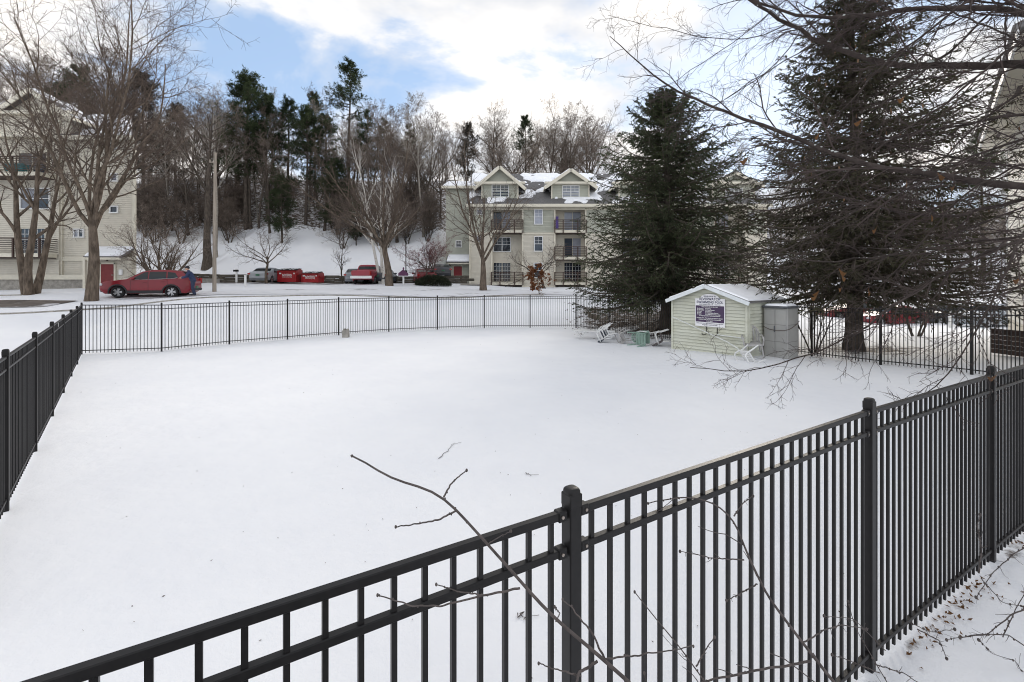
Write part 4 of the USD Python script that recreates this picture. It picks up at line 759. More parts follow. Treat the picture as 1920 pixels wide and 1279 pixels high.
# ------------------------------------------------------------------ vehicles
TYRE = mat('tyre', (.014, .014, .015), rough=.85, vary=.2); RIM = mat('alloy_rim', (.42, .42, .43), rough=.3, metal=.8, vary=.1); PLASTIC = mat('black_plastic', (.022, .022, .024), rough=.6)
CARGLASS = mat('car_glass', (.012, .014, .016), rough=.06, spec=.45, vary=.3, scale=1); LAMPW = mat('lamp_clear', (.55, .57, .6), rough=.1, spec=.8); LAMPR = mat('lamp_red', (.28, .012, .012), rough=.15, spec=.8); PLATE = mat('green_plate', (.03, .12, .06), rough=.4)
CHROME = mat('chrome', (.6, .6, .6), rough=.15, metal=1.0)
class Loft:
    """car body: x along the length (front at -L/2), half widths from plan, side outline low/high(x), belt(x)"""
    def __init__(s, L, W, low, high, belt, tumble=.16):
        s.L, s.W, s.low, s.high, s.belt, s.tum = L, W, np.array(low), np.array(high), np.array(belt), tumble
    def w(s, x): u = np.abs(x) / (s.L / 2); return s.W / 2 * (1 - .17 * np.clip(u, 0, 1) ** 7 - .03 * u * u)
    def ev(s, x):
        zl = np.interp(x, s.low[:, 0], s.low[:, 1]); zh = np.interp(x, s.high[:, 0], s.high[:, 1]); zb = np.minimum(np.interp(x, s.belt[:, 0], s.belt[:, 1]), zh - .035); return zl, zh, zb
    def side(s, x, z):
        zl, zh, zb = s.ev(x); w = s.w(x); mid = zl + (zb - zl) * .45
        lower = w - .05 * np.clip((mid - z) / np.maximum(mid - zl, .05), 0, 1) ** 2 - .012 * np.clip((z - mid) / np.maximum(zb - mid, .05), 0, 1)
        up = np.clip((z - zb) / np.maximum(s.roof - zb, .05), 0, 1)
        return np.where(z <= zb, lower, w - .03 - s.tum * up ** 1.15)
    def mesh(s, n=70):
        s.roof = s.high[:, 1].max(); xs = np.unique(np.r_[np.linspace(-s.L / 2, s.L / 2, n), s.high[:, 0], s.low[:, 0]]); xs = xs[(xs >= -s.L / 2) & (xs <= s.L / 2)]
        rows = []
        for x in xs:
            zl, zh, zb = s.ev(x); p = [(0, zl), (s.w(x) - .12, zl), (s.w(x) - .05, zl + .02)]
            for t in (.12, .3, .5, .7, .88, 1): z = zl + (zb - zl) * t; p.append((float(s.side(x, z)), z))
            wb = float(s.side(x, zb + 1e-4)); r = min(.09, (zh - zb) * .6)
            for t in (.02, .3, .6, 1): z = zb + (zh - r - zb) * t; p.append((float(s.side(x, z)) , z))
            we = p[-1][0]
            for a in (30, 60, 90): p.append((we - r * (1 - math.cos(math.radians(a))) * 1.0 , zh - r + r * math.sin(math.radians(a))))
            p.append((we * .5, zh + .012)); p.append((0, zh + .018))
            rows.append(p)
        R = np.array(rows); m = R.shape[1]
        full = np.concatenate([np.stack([np.broadcast_to(xs[:, None], R.shape[:2]), R[..., 0], R[..., 1]], -1), np.stack([np.broadcast_to(xs[:, None], R.shape[:2]), -R[..., 0], R[..., 1]], -1)[:, -2:0:-1]], 1)
        k = full.shape[1]; n_ = len(xs); v = full.reshape(-1, 3); i, j = np.meshgrid(np.arange(n_ - 1), np.arange(k), indexing='ij')
        f = np.stack([i * k + j, (i + 1) * k + j, (i + 1) * k + (j + 1) % k, i * k + (j + 1) % k], -1).reshape(-1, 4)
        f = np.vstack([f[:, [0, 1, 2]], f[:, [0, 2, 3]]])
        caps = []
        for base, rev in ((0, False), ((n_ - 1) * k, True)):
            c = len(v); v = np.vstack([v, v[base:base + k].mean(0)]); a = base + np.arange(k); b = base + (np.arange(k) + 1) % k
            caps.append(np.stack([np.full(k, c), a, b] if not rev else [np.full(k, c), b, a], 1))
        f = np.vstack([f] + caps); tm = trimesh.Trimesh(v, f, process=True); tm.fix_normals(); return tm
    def sidepatch(s, poly, off=.008, res=.14):
        out = MB(); P_ = sg.Polygon(poly); 
        m = trimesh.creation.extrude_polygon(P_, .01, engine='earcut'); m = m.subdivide_to_size(res); v = np.array(m.vertices)
        y = s.side(v[:, 0], v[:, 1]) + off - .006 + v[:, 2] * .6
        for sy in (1, -1):
            vv = np.c_[v[:, 0], sy * y, v[:, 1]]; out.add(vv, m.faces if sy < 0 else np.array(m.faces)[:, ::-1])
        return out
    def toppatch(s, x0, x1, fy, off=.012, n=8):
        xs = np.linspace(x0, x1, n); out = MB(); zh = s.ev(xs)[1]; rows = []
        for x, z in zip(xs, zh):
            w = float(s.side(x, z - .06)) * fy; rows.append([(x, y, z + .02 + off - .012 * abs(y / w) ** 2) for y in np.linspace(-w, w, 7)])
        v = np.array(rows).reshape(-1, 3); k = (np.arange(n - 1)[:, None] * 7 + np.arange(6)).ravel(); out.add(v, np.stack([k, k + 1, k + 8, k + 7], 1)); return out
def cutwheels(tm, xs, r, W):
    import manifold3d as m3
    try:
        M = m3.Manifold(m3.Mesh(np.array(tm.vertices, np.float32), np.array(tm.faces, np.uint32)))
        for x in xs:
            for sy in (-1, 1): M = M - m3.Manifold.cylinder(.42, r, r, 28).rotate((90, 0, 0)).translate((x, sy * W / 2 + .21, r * .86))
        o = M.to_mesh(); return trimesh.Trimesh(np.array(o.vert_properties)[:, :3], np.array(o.tri_verts), process=False) if len(o.tri_verts) else tm
    except Exception: return tm
def wheel(T, x, y, r, sy):
    t = trimesh.creation.torus(major_radius=r * .8, minor_radius=r * .22, major_sections=18, minor_sections=8); v = np.array(t.vertices) * (1, 1, 1.5)
    M = MB().add(np.c_[v[:, 0] + x, v[:, 2] + y, v[:, 1] + r], t.faces); w = T.add('wheel', M, TYRE, 50)
    rm = MB().cyl((x, y - .02, r), (x, y + sy * .06, r), r * .2, 12); rm.cyl((x, y - .05, r), (x, y + sy * .01, r), r * .66, 18)
    T.add('brake_disc', MB().cyl((x, y - .03, r), (x, y + sy * .035, r), r * .62, 18), PLASTIC, parent=w)
    sp = MB().cyl((x, y + sy * .02, r), (x, y + sy * .075, r), r * .16, 12)
    for k in range(5):
        for da in (-.13, .13):
            a = k * 2 * math.pi / 5 + da; b = k * 2 * math.pi / 5 + da * 1.5; sp.bar((x + r * .12 * math.cos(a), y + sy * .06, r + r * .12 * math.sin(a)), (x + r * .68 * math.cos(b), y + sy * .06, r + r * .68 * math.sin(b)), .035, .05)
    tr = trimesh.creation.torus(major_radius=r * .68, minor_radius=r * .04, major_sections=18, minor_sections=5); v = np.array(tr.vertices); sp.add(np.c_[v[:, 0] + x, v[:, 2] + y + sy * .06, v[:, 1] + r], tr.faces)
    T.add('rim', sp, RIM, parent=w)
def car(label, paint, loc, rz, kind, cat='car', scale=1.0):
    T = Thing('parked_car' if kind != 'pickup' else 'pickup_truck', label, cat, loc, rz, scale)
    if kind == 'suv':
        L, W, r, wx = 4.6, 1.86, .35, (-1.38, 1.28)
        lf = Loft(L, W, [(-2.3, .42), (-2.05, .24), (2.0, .26), (2.3, .46)], [(-2.3, .72), (-2.24, .86), (-2.0, .96), (-1.2, 1.06), (-.95, 1.10), (-.15, 1.56), (.3, 1.64), (1.0, 1.65), (1.75, 1.57), (1.98, 1.38), (2.2, 1.06), (2.28, .98), (2.3, .80)], [(-2.3, .95), (-1, 1.02), (1.0, 1.09), (2.3, 1.13)])
        win = [[(-.72, 1.085), (.10, 1.10), (.10, 1.53), (-.10, 1.50)], [(.16, 1.10), (1.02, 1.13), (1.0, 1.54), (.16, 1.535)], [(1.08, 1.13), (1.62, 1.20), (1.44, 1.48), (1.08, 1.53)]]; ws = (-.88, -.20, .90); rw = (1.80, 2.10, .86); doors = [-.75, .13, 1.08]
    elif kind == 'pickup':
        L, W, r, wx = 5.4, 1.92, .38, (-1.75, 1.55)
        lf = Loft(L, W, [(-2.7, .5), (-2.5, .34), (2.5, .42), (2.7, .55)], [(-2.7, .95), (-2.6, 1.02), (-1.35, 1.16), (-1.2, 1.18), (-.65, 1.66), (-.4, 1.74), (.35, 1.74), (.62, 1.68), (.80, 1.24), (.86, 1.19), (2.66, 1.19), (2.7, 1.16)], [(-2.7, 1.1), (2.7, 1.16)])
        win = [[(-1.0, 1.19), (-.15, 1.19), (-.15, 1.62), (-.62, 1.58)], [(-.08, 1.19), (.55, 1.19), (.50, 1.60), (-.08, 1.62)]]; ws = (-1.12, -.72, .9); rw = (.66, .775, .86); doors = [-1.1, -.1, .62]
    else:
        L, W, r, wx = 4.6, 1.78, .32, (-1.4, 1.35)
        lf = Loft(L, W, [(-2.3, .4), (-2.1, .22), (2.1, .24), (2.3, .45)], [(-2.3, .66), (-2.2, .74), (-1.1, .92), (-.95, .95), (-.25, 1.34), (.05, 1.41), (.55, 1.41), (.9, 1.34), (1.5, 1.06), (1.65, 1.04), (2.2, 1.0), (2.3, .86)], [(-2.3, .86), (0, .92), (2.3, 1.0)])
        win = [[(-.72, .95), (.10, .955), (.10, 1.31), (-.18, 1.29)], [(.16, .955), (.98, .98), (.78, 1.27), (.16, 1.315)]]; ws = (-.9, -.30, .88); rw = (.98, 1.45, .86); doors = [-.8, .13, .95]
    tm = lf.mesh(); body = cutwheels(tm, wx, r + .06, W)
    b = T.add('body', body, paint, 32)
    for pl in win: each(T, 'side_window', lf.sidepatch(pl, .012), CARGLASS, 30)
    if kind == 'suv':
        fr = MB(); yy = lf.side(np.linspace(-.72, 1.6, 12), np.full(12, 1.09)); xs_ = np.linspace(-.72, 1.6, 12); zz = np.interp(xs_, [-.72, .1, 1.05, 1.6], [1.07, 1.085, 1.115, 1.18])
        for s in (1, -1): fr.tube(np.c_[xs_, s * (lf.side(xs_, zz) + .01), zz], .012, 5, False)
        each(T, 'window_trim', fr, CHROME)
        each(T, 'cladding', lf.sidepatch([(-.95, .28), (.86, .28), (.86, .44), (-.95, .44)], .018), PLASTIC)
    T.add('windscreen', lf.toppatch(*ws), CARGLASS, 'all'); T.add('rear_window', lf.toppatch(*rw), CARGLASS, 'all')
    for x in wx:
        for sy in (-1, 1): wheel(T, x, sy * (W / 2 - .13), r, sy)
        if kind != 'sedan':
            ar = MB(); an = np.linspace(-.15, math.pi + .15, 15); rr = r + .10
            for sy in (-1, 1):
                px_ = x + rr * np.cos(an); pz_ = r * .9 + rr * np.sin(an); ar.tube(np.c_[px_, sy * (lf.side(px_, np.maximum(pz_, .3)) - .005), pz_], .045, 6, False)
            each(T, 'wheel_arch', ar, PLASTIC if kind == 'suv' else paint, 50)
    seam = MB()
    for x in doors: 
        zb = float(lf.ev(x)[2]); z = np.linspace(.36 if kind != 'pickup' else .5, zb, 6)
        for sy in (1, -1): seam.tube(np.c_[np.full(6, x), sy * (lf.side(np.full(6, x), z) + .001), z], .007, 4, False)
    each(T, 'door_seam', seam, PLASTIC)
    for x in doors[:2]:
        hm = MB(); xh = x + .72; zh_ = float(lf.ev(xh)[2]) - .12
        for sy in (1, -1): hm.box((xh, sy * (float(lf.side(xh, zh_)) + .02), zh_), (.18, .03, .035), ch=.01)
        each(T, 'door_handle', hm, paint)
    mx = ws[0] + .28; mz = float(lf.ev(mx)[2]) + .09
    for sy in (1, -1): T.add('mirror', MB().ell((mx, sy * (W / 2 + .06), mz), (.09, .12, .08), 2), paint, 50)
    fx, rx_ = -L / 2, L / 2; zf = np.interp(fx + .02, lf.high[:, 0], lf.high[:, 1])
    for sy in (1, -1):
        T.add('headlight', MB().box((fx + .10, sy * W * .345, zf - .02 + (.04 if kind == 'suv' else -.04)), (.22, .34, .13), sy * .42, ch=.035), LAMPW)
        tz = {'suv': 1.02, 'pickup': .98, 'sedan': .82}[kind]
        T.add('taillight', MB().box((rx_ - .05, sy * W * .40, tz), (.14, .14 if kind != 'sedan' else .30, .34 if kind != 'sedan' else .15), -sy * .25, ch=.02), LAMPR)
    T.add('grille', MB().box((fx + .01, 0, zf - .12), (.06, W * .42, .22), ch=.02), PLASTIC); T.add('bumper', MB().box((fx + .03, 0, .45), (.14, W * .74, .2), ch=.05), PLASTIC if kind == 'suv' else paint)
    T.add('licence_plate', MB().box((rx_ + .012, 0, .72 if kind == 'sedan' else .62), (.03, .32 if kind != 'pickup' else .5, .15)), PLATE)
    T.add('bumper', MB().box((rx_ - .02, 0, .5 if kind != 'pickup' else .6), (.12, W * .8 if kind != 'pickup' else W * .96, .16 if kind != 'pickup' else .24), ch=.04), PLASTIC if kind == 'suv' else (WHITE if kind == 'pickup' else paint))
    if kind == 'pickup': T.add('tailgate', MB().box((rx_ + .0, 0, .96), (.05, W * .74, .42), ch=.015), paint)
    return T
def paint(n, c): return mat(n, c, rough=.28, vary=.06, scale=3, spec=.4, coat=.4)
RED = paint('car_red', (.15, .006, .013)); DRED = paint('car_dark_red', (.13, .012, .016)); GREY = paint('car_grey', (.30, .32, .34)); DARK = paint('car_dark', (.03, .033, .04)); SILV = paint('car_silver', (.22, .23, .25)); BLUEG = paint('car_blue_grey', (.35, .39, .43)); PRED = paint('pickup_red', (.26, .016, .035))
def place(px, d, dz=0.0): x = X(px, d); return (x, d, h1(x, d) + dz)
car('red sport utility car parked by the road with a person at its rear door', RED, place(287, 27.4, -.03), math.radians(16), 'suv')
car('grey saloon car seen from behind, left of the red dumpsters', GREY, place(504, 42.3), math.radians(-84), 'sedan')
car('red pickup truck with a white bumper parked by the retaining wall', PRED, place(693, 41.9, -.02), math.radians(-88), 'pickup', 'pickup truck')
car('silver grey car parked just left of the red pickup', SILV, place(669, 43, 0), math.radians(-78), 'sedan')
car('dark car behind the large maple, right of the red pickup', DARK, place(720, 43), math.radians(-90), 'sedan')
car('dark red saloon car parked behind the crab apple tree', DRED, place(795, 42.7, -.05), math.radians(-72), 'sedan')
car('dark grey car at the right end of the parked row by the middle building', DARK, place(826, 46.0, -.1), math.radians(-75), 'sedan')
car('bright red car glimpsed under the right spruce', RED, place(1668, 31, -.25), math.radians(5), 'sedan')
car('dark grey car right of the red car under the right spruce', DARK, place(1772, 31.5, -.25), math.radians(8), 'sedan')
car('pale blue grey car parked at the far right beside the white building', BLUEG, place(1858, 28, -.05), math.radians(12), 'sedan')
car('deep red car behind the storage cabinet at right', DRED, place(1600, 33.5, -.25), math.radians(-6), 'sedan')

# ------------------------------------------------------------------ the person
import manifold3d as m3
def body(bones, res=.03, it=8):
    M = m3.Manifold()
    for a, ra, b, rb in bones:
        s1 = m3.Manifold.sphere(ra, 16).translate(tuple(map(float, a))); s2 = m3.Manifold.sphere(rb, 16).translate(tuple(map(float, b))); M = M + (s1 + s2).hull()
    M = M.refine_to_length(res); o = M.to_mesh(); t = trimesh.Trimesh(np.array(o.vert_properties)[:, :3], np.array(o.tri_verts)); trimesh.smoothing.filter_taubin(t, iterations=it); return t
pl = place(361, 26.75, .06)
T = Thing('person', 'person in dark blue jacket and jeans leaning to the rear door of the red car', 'person', pl, math.radians(25))
SKIN = mat('skin', (.42, .25, .18), rough=.6); JACKET = mat('blue_jacket', (.022, .035, .085), rough=.8, vary=.3, scale=12, bump=.5, bscale=25, bdist=.02); JEANS = mat('blue_jeans', (.022, .03, .06), rough=.85, vary=.3, scale=10); HAT = mat('dark_cap', (.02, .02, .025), rough=.9)
hipL, hipR = (.02, .09, .88), (.02, -.09, .88); chest = (-.14, 0, 1.28); neck = (-.20, 0, 1.46); head = (-.25, 0, 1.60)
bones = [(hipL, .10, (-.02, .10, .48), .068), ((-.02, .10, .48), .066, (.05, .11, .09), .042), (hipR, .10, (.03, -.10, .48), .068), ((.03, -.10, .48), .066, (.13, -.11, .09), .042),
         (hipL, .11, hipR, .11), ((.02, 0, .92), .125, (-.06, 0, 1.10), .12), ((-.06, 0, 1.1), .125, chest, .14), ((-.15, .13, 1.36), .075, (-.15, -.13, 1.36), .075), (chest, .13, (-.15, .1, 1.36), .08), (chest, .13, (-.15, -.1, 1.36), .08), ((-.17, 0, 1.40), .06, neck, .052),
         ((-.16, .19, 1.35), .062, (-.30, .24, 1.12), .048), ((-.30, .24, 1.12), .046, (-.52, .20, 1.10), .034), ((-.16, -.19, 1.35), .062, (-.28, -.25, 1.10), .048), ((-.28, -.25, 1.10), .046, (-.50, -.18, 1.04), .034),
         (neck, .05, head, .07), ((-.25, 0, 1.62), .098, (-.27, 0, 1.55), .08), ((-.33, 0, 1.57), .03, (-.36, 0, 1.56), .016),
         ((.05, .11, .06), .045, (-.10, .13, .035), .036), ((.13, -.11, .06), .045, (-.02, -.13, .035), .036)]
for sy, hx, hz in ((1, -.56, 1.09), (-1, -.54, 1.03)):
    y0 = sy * .195; bones.append(((hx + .03, y0, hz), .03, (hx - .03, y0, hz), .026))
    for k in range(4): bones.append(((hx - .03, y0 + (k - 1.5) * .018, hz), .010, (hx - .10 - .01 * (1.5 - abs(k - 1.5)), y0 + (k - 1.5) * .02, hz - .02), .008))
    bones.append(((hx, y0 - sy * .02, hz + .01), .012, (hx - .05, y0 - sy * .045, hz + .02), .009))
T.add('body', body(bones, .022, 6), SKIN, 60)
jb = [((.03, 0, .90), .155, (-.06, 0, 1.12), .15), ((-.06, 0, 1.12), .15, chest, .165), ((-.155, .13, 1.36), .092, (-.155, -.13, 1.36), .092), (chest, .155, (-.16, .1, 1.36), .098), (chest, .155, (-.16, -.1, 1.36), .098), ((.03, .07, .88), .135, (.03, -.07, .88), .135),
      ((-.16, .19, 1.35), .08, (-.30, .24, 1.12), .066), ((-.30, .24, 1.12), .064, (-.50, .20, 1.10), .05), ((-.16, -.19, 1.35), .08, (-.28, -.25, 1.10), .066), ((-.28, -.25, 1.10), .064, (-.48, -.18, 1.04), .05), ((-.18, 0, 1.42), .075, (-.2, 0, 1.46), .07)]
T.add('jacket', body(jb, .03, 8), JACKET, 60)
tb = [(hipL, .122, (-.02, .10, .48), .085), ((-.02, .10, .48), .083, (.05, .11, .11), .068), (hipR, .122, (.03, -.10, .48), .085), ((.03, -.10, .48), .083, (.13, -.11, .11), .068), (hipL, .122, hipR, .122)]
T.add('trousers', body(tb, .03, 6), JEANS, 60)
T.add('boot', body([((.06, .11, .07), .055, (-.11, .13, .045), .045)], .03, 4), HAT, 60); T.add('boot', body([((.14, -.11, .07), .055, (-.03, -.13, .045), .045)], .03, 4), HAT, 60)
cp = body([((-.245, 0, 1.655), .107, (-.235, 0, 1.645), .105), ((-.33, 0, 1.655), .045, (-.37, 0, 1.645), .03)], .03, 4); T.add('cap', cp, HAT, 60)
for sy in (1, -1): T.add('ear', MB().ell((-.25, sy * .096, 1.575), (.022, .012, .032), 1), SKIN, 60); T.add('eye', MB().ell((-.34, sy * .035, 1.59), (.012, .012, .010), 1), HAT, 60)
T.add('mouth', MB().ell((-.345, 0, 1.525), (.012, .025, .006), 1), mat('lips', (.3, .13, .11), rough=.6), 60)

# ------------------------------------------------------------------ trees
def nrm(v): return v / (np.linalg.norm(v, axis=-1, keepdims=True) + 1e-12)
def curves(rng, pos, d, ln, K, wob, up):
    N = len(pos); pts = np.zeros((N, K, 3)); pts[:, 0] = pos; st = (ln / (K - 1))[:, None]; d = nrm(d)
    for k in range(1, K):
        d = nrm(d + rng.normal(0, wob, (N, 3)) + np.array([0, 0, 1.0]) * (up if np.ndim(up) == 0 else up[k])); pts[:, k] = pts[:, k - 1] + d * st
    return pts
def at(pp, pr, idx, t):
    K = pp.shape[1]; f = np.clip(t, 0, .9999) * (K - 1); i = f.astype(int); w = (f - i)[:, None]
    return pp[idx, i] * (1 - w) + pp[idx, i + 1] * w, nrm(pp[idx, i + 1] - pp[idx, i]), pr[idx, i] * (1 - w[:, 0]) + pr[idx, i + 1] * w[:, 0]
def kids(rng, par, n, t0, t1, a0, a1, ratio, rr, K, wob, up, taper=.35, dec=.5, rmin=.002, rabs=None):
    pp, pr, pl = par; N = len(pp); idx = np.repeat(np.arange(N), n); k = np.tile(np.arange(n), N)
    t = t0 + (t1 - t0) * (k + rng.random(N * n)) / n
    pos, tan, r = at(pp, pr, idx, t); az = k * 2.4 + np.repeat(rng.random(N) * 6.28, n) + rng.normal(0, .5, N * n); a = np.radians(rng.uniform(a0, a1, N * n))
    ref = np.where(np.abs(tan[:, 2:]) < .9, [[0, 0, 1.0]], [[1.0, 0, 0]]); u = nrm(np.cross(tan, ref)); v = np.cross(tan, u)
    d = np.cos(a)[:, None] * tan + np.sin(a)[:, None] * (np.cos(az)[:, None] * u + np.sin(az)[:, None] * v)
    ln = pl[idx] * ratio * (1 - dec * (t - t0) / max(1 - t0, .01)) * rng.uniform(.65, 1.3, N * n)
    r0 = np.maximum(np.minimum(r * rr, ln * .06), rmin) if rabs is None else np.full(N * n, rabs)
    pts = curves(rng, pos, d, ln, K, wob, up); s = np.linspace(0, 1, K)
    return pts, r0[:, None] * (1 - (1 - taper) * s)[None], ln
def cat(*pars): return [np.concatenate(x) if len({y.shape[1:] for y in x}) == 1 else x for x in zip(*pars)]
def bare(seed, hgt, r0, fork=.32, n1=7, ang=(22, 45), spread=.62, n2=8, n3=6, n4=4, n5=0, wob=.10, lead=True, tw=.006, stems=1, lean=.0, up1=.05, flare=1.35, sides=7):
    """-> trunk MB (trunk and limbs), twig MB"""
    rng = np.random.default_rng(seed); tr, cr = MB(), MB(); ps, rs, ls = [], [], []
    for s in range(stems):
        a = s * 6.283 / max(stems, 1) + rng.random() * 1.2; ln_ = lean if stems > 1 else rng.uniform(0, lean + .02)
        L = hgt * (.93 if lead else fork * 1.35) * (1 if s == 0 else rng.uniform(.75, 1)); d = np.array([[math.cos(a) * ln_, math.sin(a) * ln_, 1.0]]); K = 14
        p = curves(rng, np.array([[math.cos(a) * r0 * .7 * (stems > 1), math.sin(a) * r0 * .7 * (stems > 1), -.25]]), d, np.array([L]), K, wob * .5, .03)
        sp = np.linspace(0, 1, K); r = r0 * (1 - sp) ** (.8 if lead else .3) * (1 if lead else 1) ; r = np.maximum(r, r0 * (.05 if lead else .5)); r = r * (1 + (flare - 1) * np.exp(-sp * L / (r0 * 2.2)))
        ps.append(p); rs.append(r[None]); ls.append(L)
    T0 = (np.concatenate(ps), np.concatenate(rs), np.array(ls)); v, f = tubes(T0[0], T0[1], max(sides, 9)); tr.add(v, f)
    f0 = fork if lead else .72
    b1 = kids(rng, (T0[0], T0[1], np.full(stems, hgt)), n1, f0, .97, *ang, spread, .62, 11, wob, up1, .22, .55 if lead else .25)
    v, f = tubes(b1[0], b1[1], sides); tr.add(v, f)
    b2 = kids(rng, b1, n2, .22, .98, 25, 55, .48, .6, 8, wob * 1.1, .045, .25, .5); v, f = tubes(b2[0], b2[1], 4); tr.add(v, f)
    b3 = kids(rng, b2, n3, .15, .98, 25, 60, .48, .6, 5, wob * 1.3, .03, .3, .5, tw); v, f = tubes(b3[0], b3[1], 3); cr.add(v, f)
    b4 = kids(rng, b3, n4, .1, 1.0, 25, 65, .55, .65, 3, wob * 1.4, .03, .5, .4, tw * .8); v, f = tubes(b4[0], b4[1], 3); cr.add(v, f)
    if n5: b5 = kids(rng, b4, n5, .1, 1.0, 25, 65, .6, .7, 2, wob * 1.4, .02, .6, .3, tw * .65); v, f = tubes(b5[0], b5[1], 3); cr.add(v, f)
    return tr, cr
def tree(name, label, args, loc, rz=0.0, bark=None, twig=None, group=None, cat_='tree', scale=1.0):
    T = Thing(name, label, cat_, loc, rz, scale, group); a, b = bare(**args); T.add('trunk', a, bark or BARK, 60); T.add('crown', b, twig or TWIG); return T
def base(px, d, dz=-.05): x = X(px, d); return (x, d, h1(x, d) + dz)
tree('maple_tree', 'big grey trunked bare tree forking low in front of the left building', dict(seed=11, hgt=19, r0=.29, fork=.21, n1=9, ang=(14, 42), spread=.70, n2=12, n3=8, n4=5, n5=1, lead=False, wob=.085, tw=.011, flare=1.25), base(171, 25), .8, None, TWIGD)
tree('forked_tree', 'bare tree with several leaning trunks at the far left beside the building', dict(seed=23, hgt=13, r0=.21, fork=.3, n1=6, ang=(20, 48), spread=.45, n2=8, n3=6, n4=4, n5=1, stems=3, lean=.30, wob=.08, tw=.009), base(57, 27.2), 2.2, None, TWIGD)
tree('tall_shrub', 'bushy many stemmed bare shrub rising behind the red car', dict(seed=31, hgt=5.4, r0=.09, fork=.12, n1=8, ang=(20, 55), spread=.5, n2=6, n3=5, n4=2, stems=7, lean=.55, wob=.12, tw=.007), base(302, 30.5), .4)
tree('dark_tree', 'thick dark trunk at the foot of the wooded slope behind the utility pole', dict(seed=37, hgt=19, r0=.40, fork=.42, n1=12, ang=(35, 70), spread=.34, n2=7, n3=6, n4=4, tw=.010, wob=.08, flare=1.7), base(390, 48.5), .3, DARKBARK)
tree('pale_tree', 'slender pale barked tree rising directly behind the utility pole', dict(seed=41, hgt=19.5, r0=.17, fork=.40, n1=13, ang=(22, 45), spread=.30, n2=7, n3=5, n4=3, tw=.010, wob=.07), base(405, 50.5), .9, mat('pale_bark', (.27, .245, .21), rough=.9, vary=.3, scale=6), TWIGG)
tree('young_tree', 'small open branched young tree in front of the grey saloon car', dict(seed=43, hgt=6.6, r0=.13, fork=.30, n1=7, ang=(35, 62), spread=.55, n2=7, n3=5, n4=4, lead=False, wob=.12, tw=.008), base(499, 39.5), 1.3)
tree('young_tree', 'slim upright young tree right of the dumpsters', dict(seed=47, hgt=4.6, r0=.085, fork=.28, n1=9, ang=(28, 50), spread=.40, n2=6, n3=4, n4=3, tw=.007), base(643, 42.6), .4, DARKBARK)
tree('birch_tree', 'white barked birch with leaning stems beside the red pickup', dict(seed=53, hgt=13.5, r0=.15, fork=.3, n1=10, ang=(18, 40), spread=.30, n2=7, n3=5, n4=4, stems=3, lean=.22, tw=.008, wob=.06), base(716, 41), 2.9, BIRCH, TWIG)
tree('maple_tree', 'large bare maple with a wide crown in front of the parked cars', dict(seed=59, hgt=12.6, r0=.30, fork=.26, n1=11, ang=(25, 60), spread=.62, n2=9, n3=7, n4=4, n5=2, lead=False, wob=.075, tw=.008), base(730, 38), 2.0, None, TWIGD)
tree('crab_apple_tree', 'reddish twiggy crab apple tree in front of the dark red saloon, left one', dict(seed=61, hgt=5.6, r0=.11, fork=.26, n1=8, ang=(35, 65), spread=.62, n2=8, n3=6, n4=5, n5=1, lead=False, wob=.18, tw=.009), base(797, 40.3), .1, DARKBARK, TWIGR)
tree('crab_apple_tree', 'reddish twiggy crab apple tree nearest the red door porch', dict(seed=67, hgt=5.4, r0=.10, fork=.26, n1=8, ang=(35, 65), spread=.60, n2=8, n3=6, n4=5, n5=1, lead=False, wob=.18, tw=.009), base(818, 41.5), .1, DARKBARK, TWIGR)
tree('maple_tree', 'bare vase shaped maple in front of the middle building', dict(seed=71, hgt=12.0, r0=.28, fork=.20, n1=7, ang=(14, 42), spread=.74, n2=9, n3=6, n4=4, n5=1, lead=False, wob=.07, tw=.008), base(906, 36.5), 2.6, None, TWIGD)
tree('crab_apple_tree', 'low twisted bare tree in front of the middle building balconies', dict(seed=73, hgt=6.4, r0=.13, fork=.22, n1=7, ang=(35, 65), spread=.62, n2=8, n3=5, n4=4, lead=False, wob=.2, tw=.008), base(1022, 42), .5, DARKBARK)
tree('tall_shrub', 'small multi stemmed shrub under the right spruce', dict(seed=79, hgt=3.6, r0=.05, fork=.2, n1=6, ang=(20, 50), spread=.4, n2=5, n3=4, n4=3, stems=4, lean=.5, wob=.12, tw=.006), base(1718, 22), .4, DARKBARK)
tree('tall_shrub', 'thin dark saplings growing along the fence right of the storage cabinet', dict(seed=83, hgt=4.0, r0=.03, fork=.25, n1=7, ang=(20, 50), spread=.3, n2=5, n3=4, n4=3, stems=5, lean=.25, wob=.12, tw=.005), base(1527, 16.9), .4, DARKBARK)

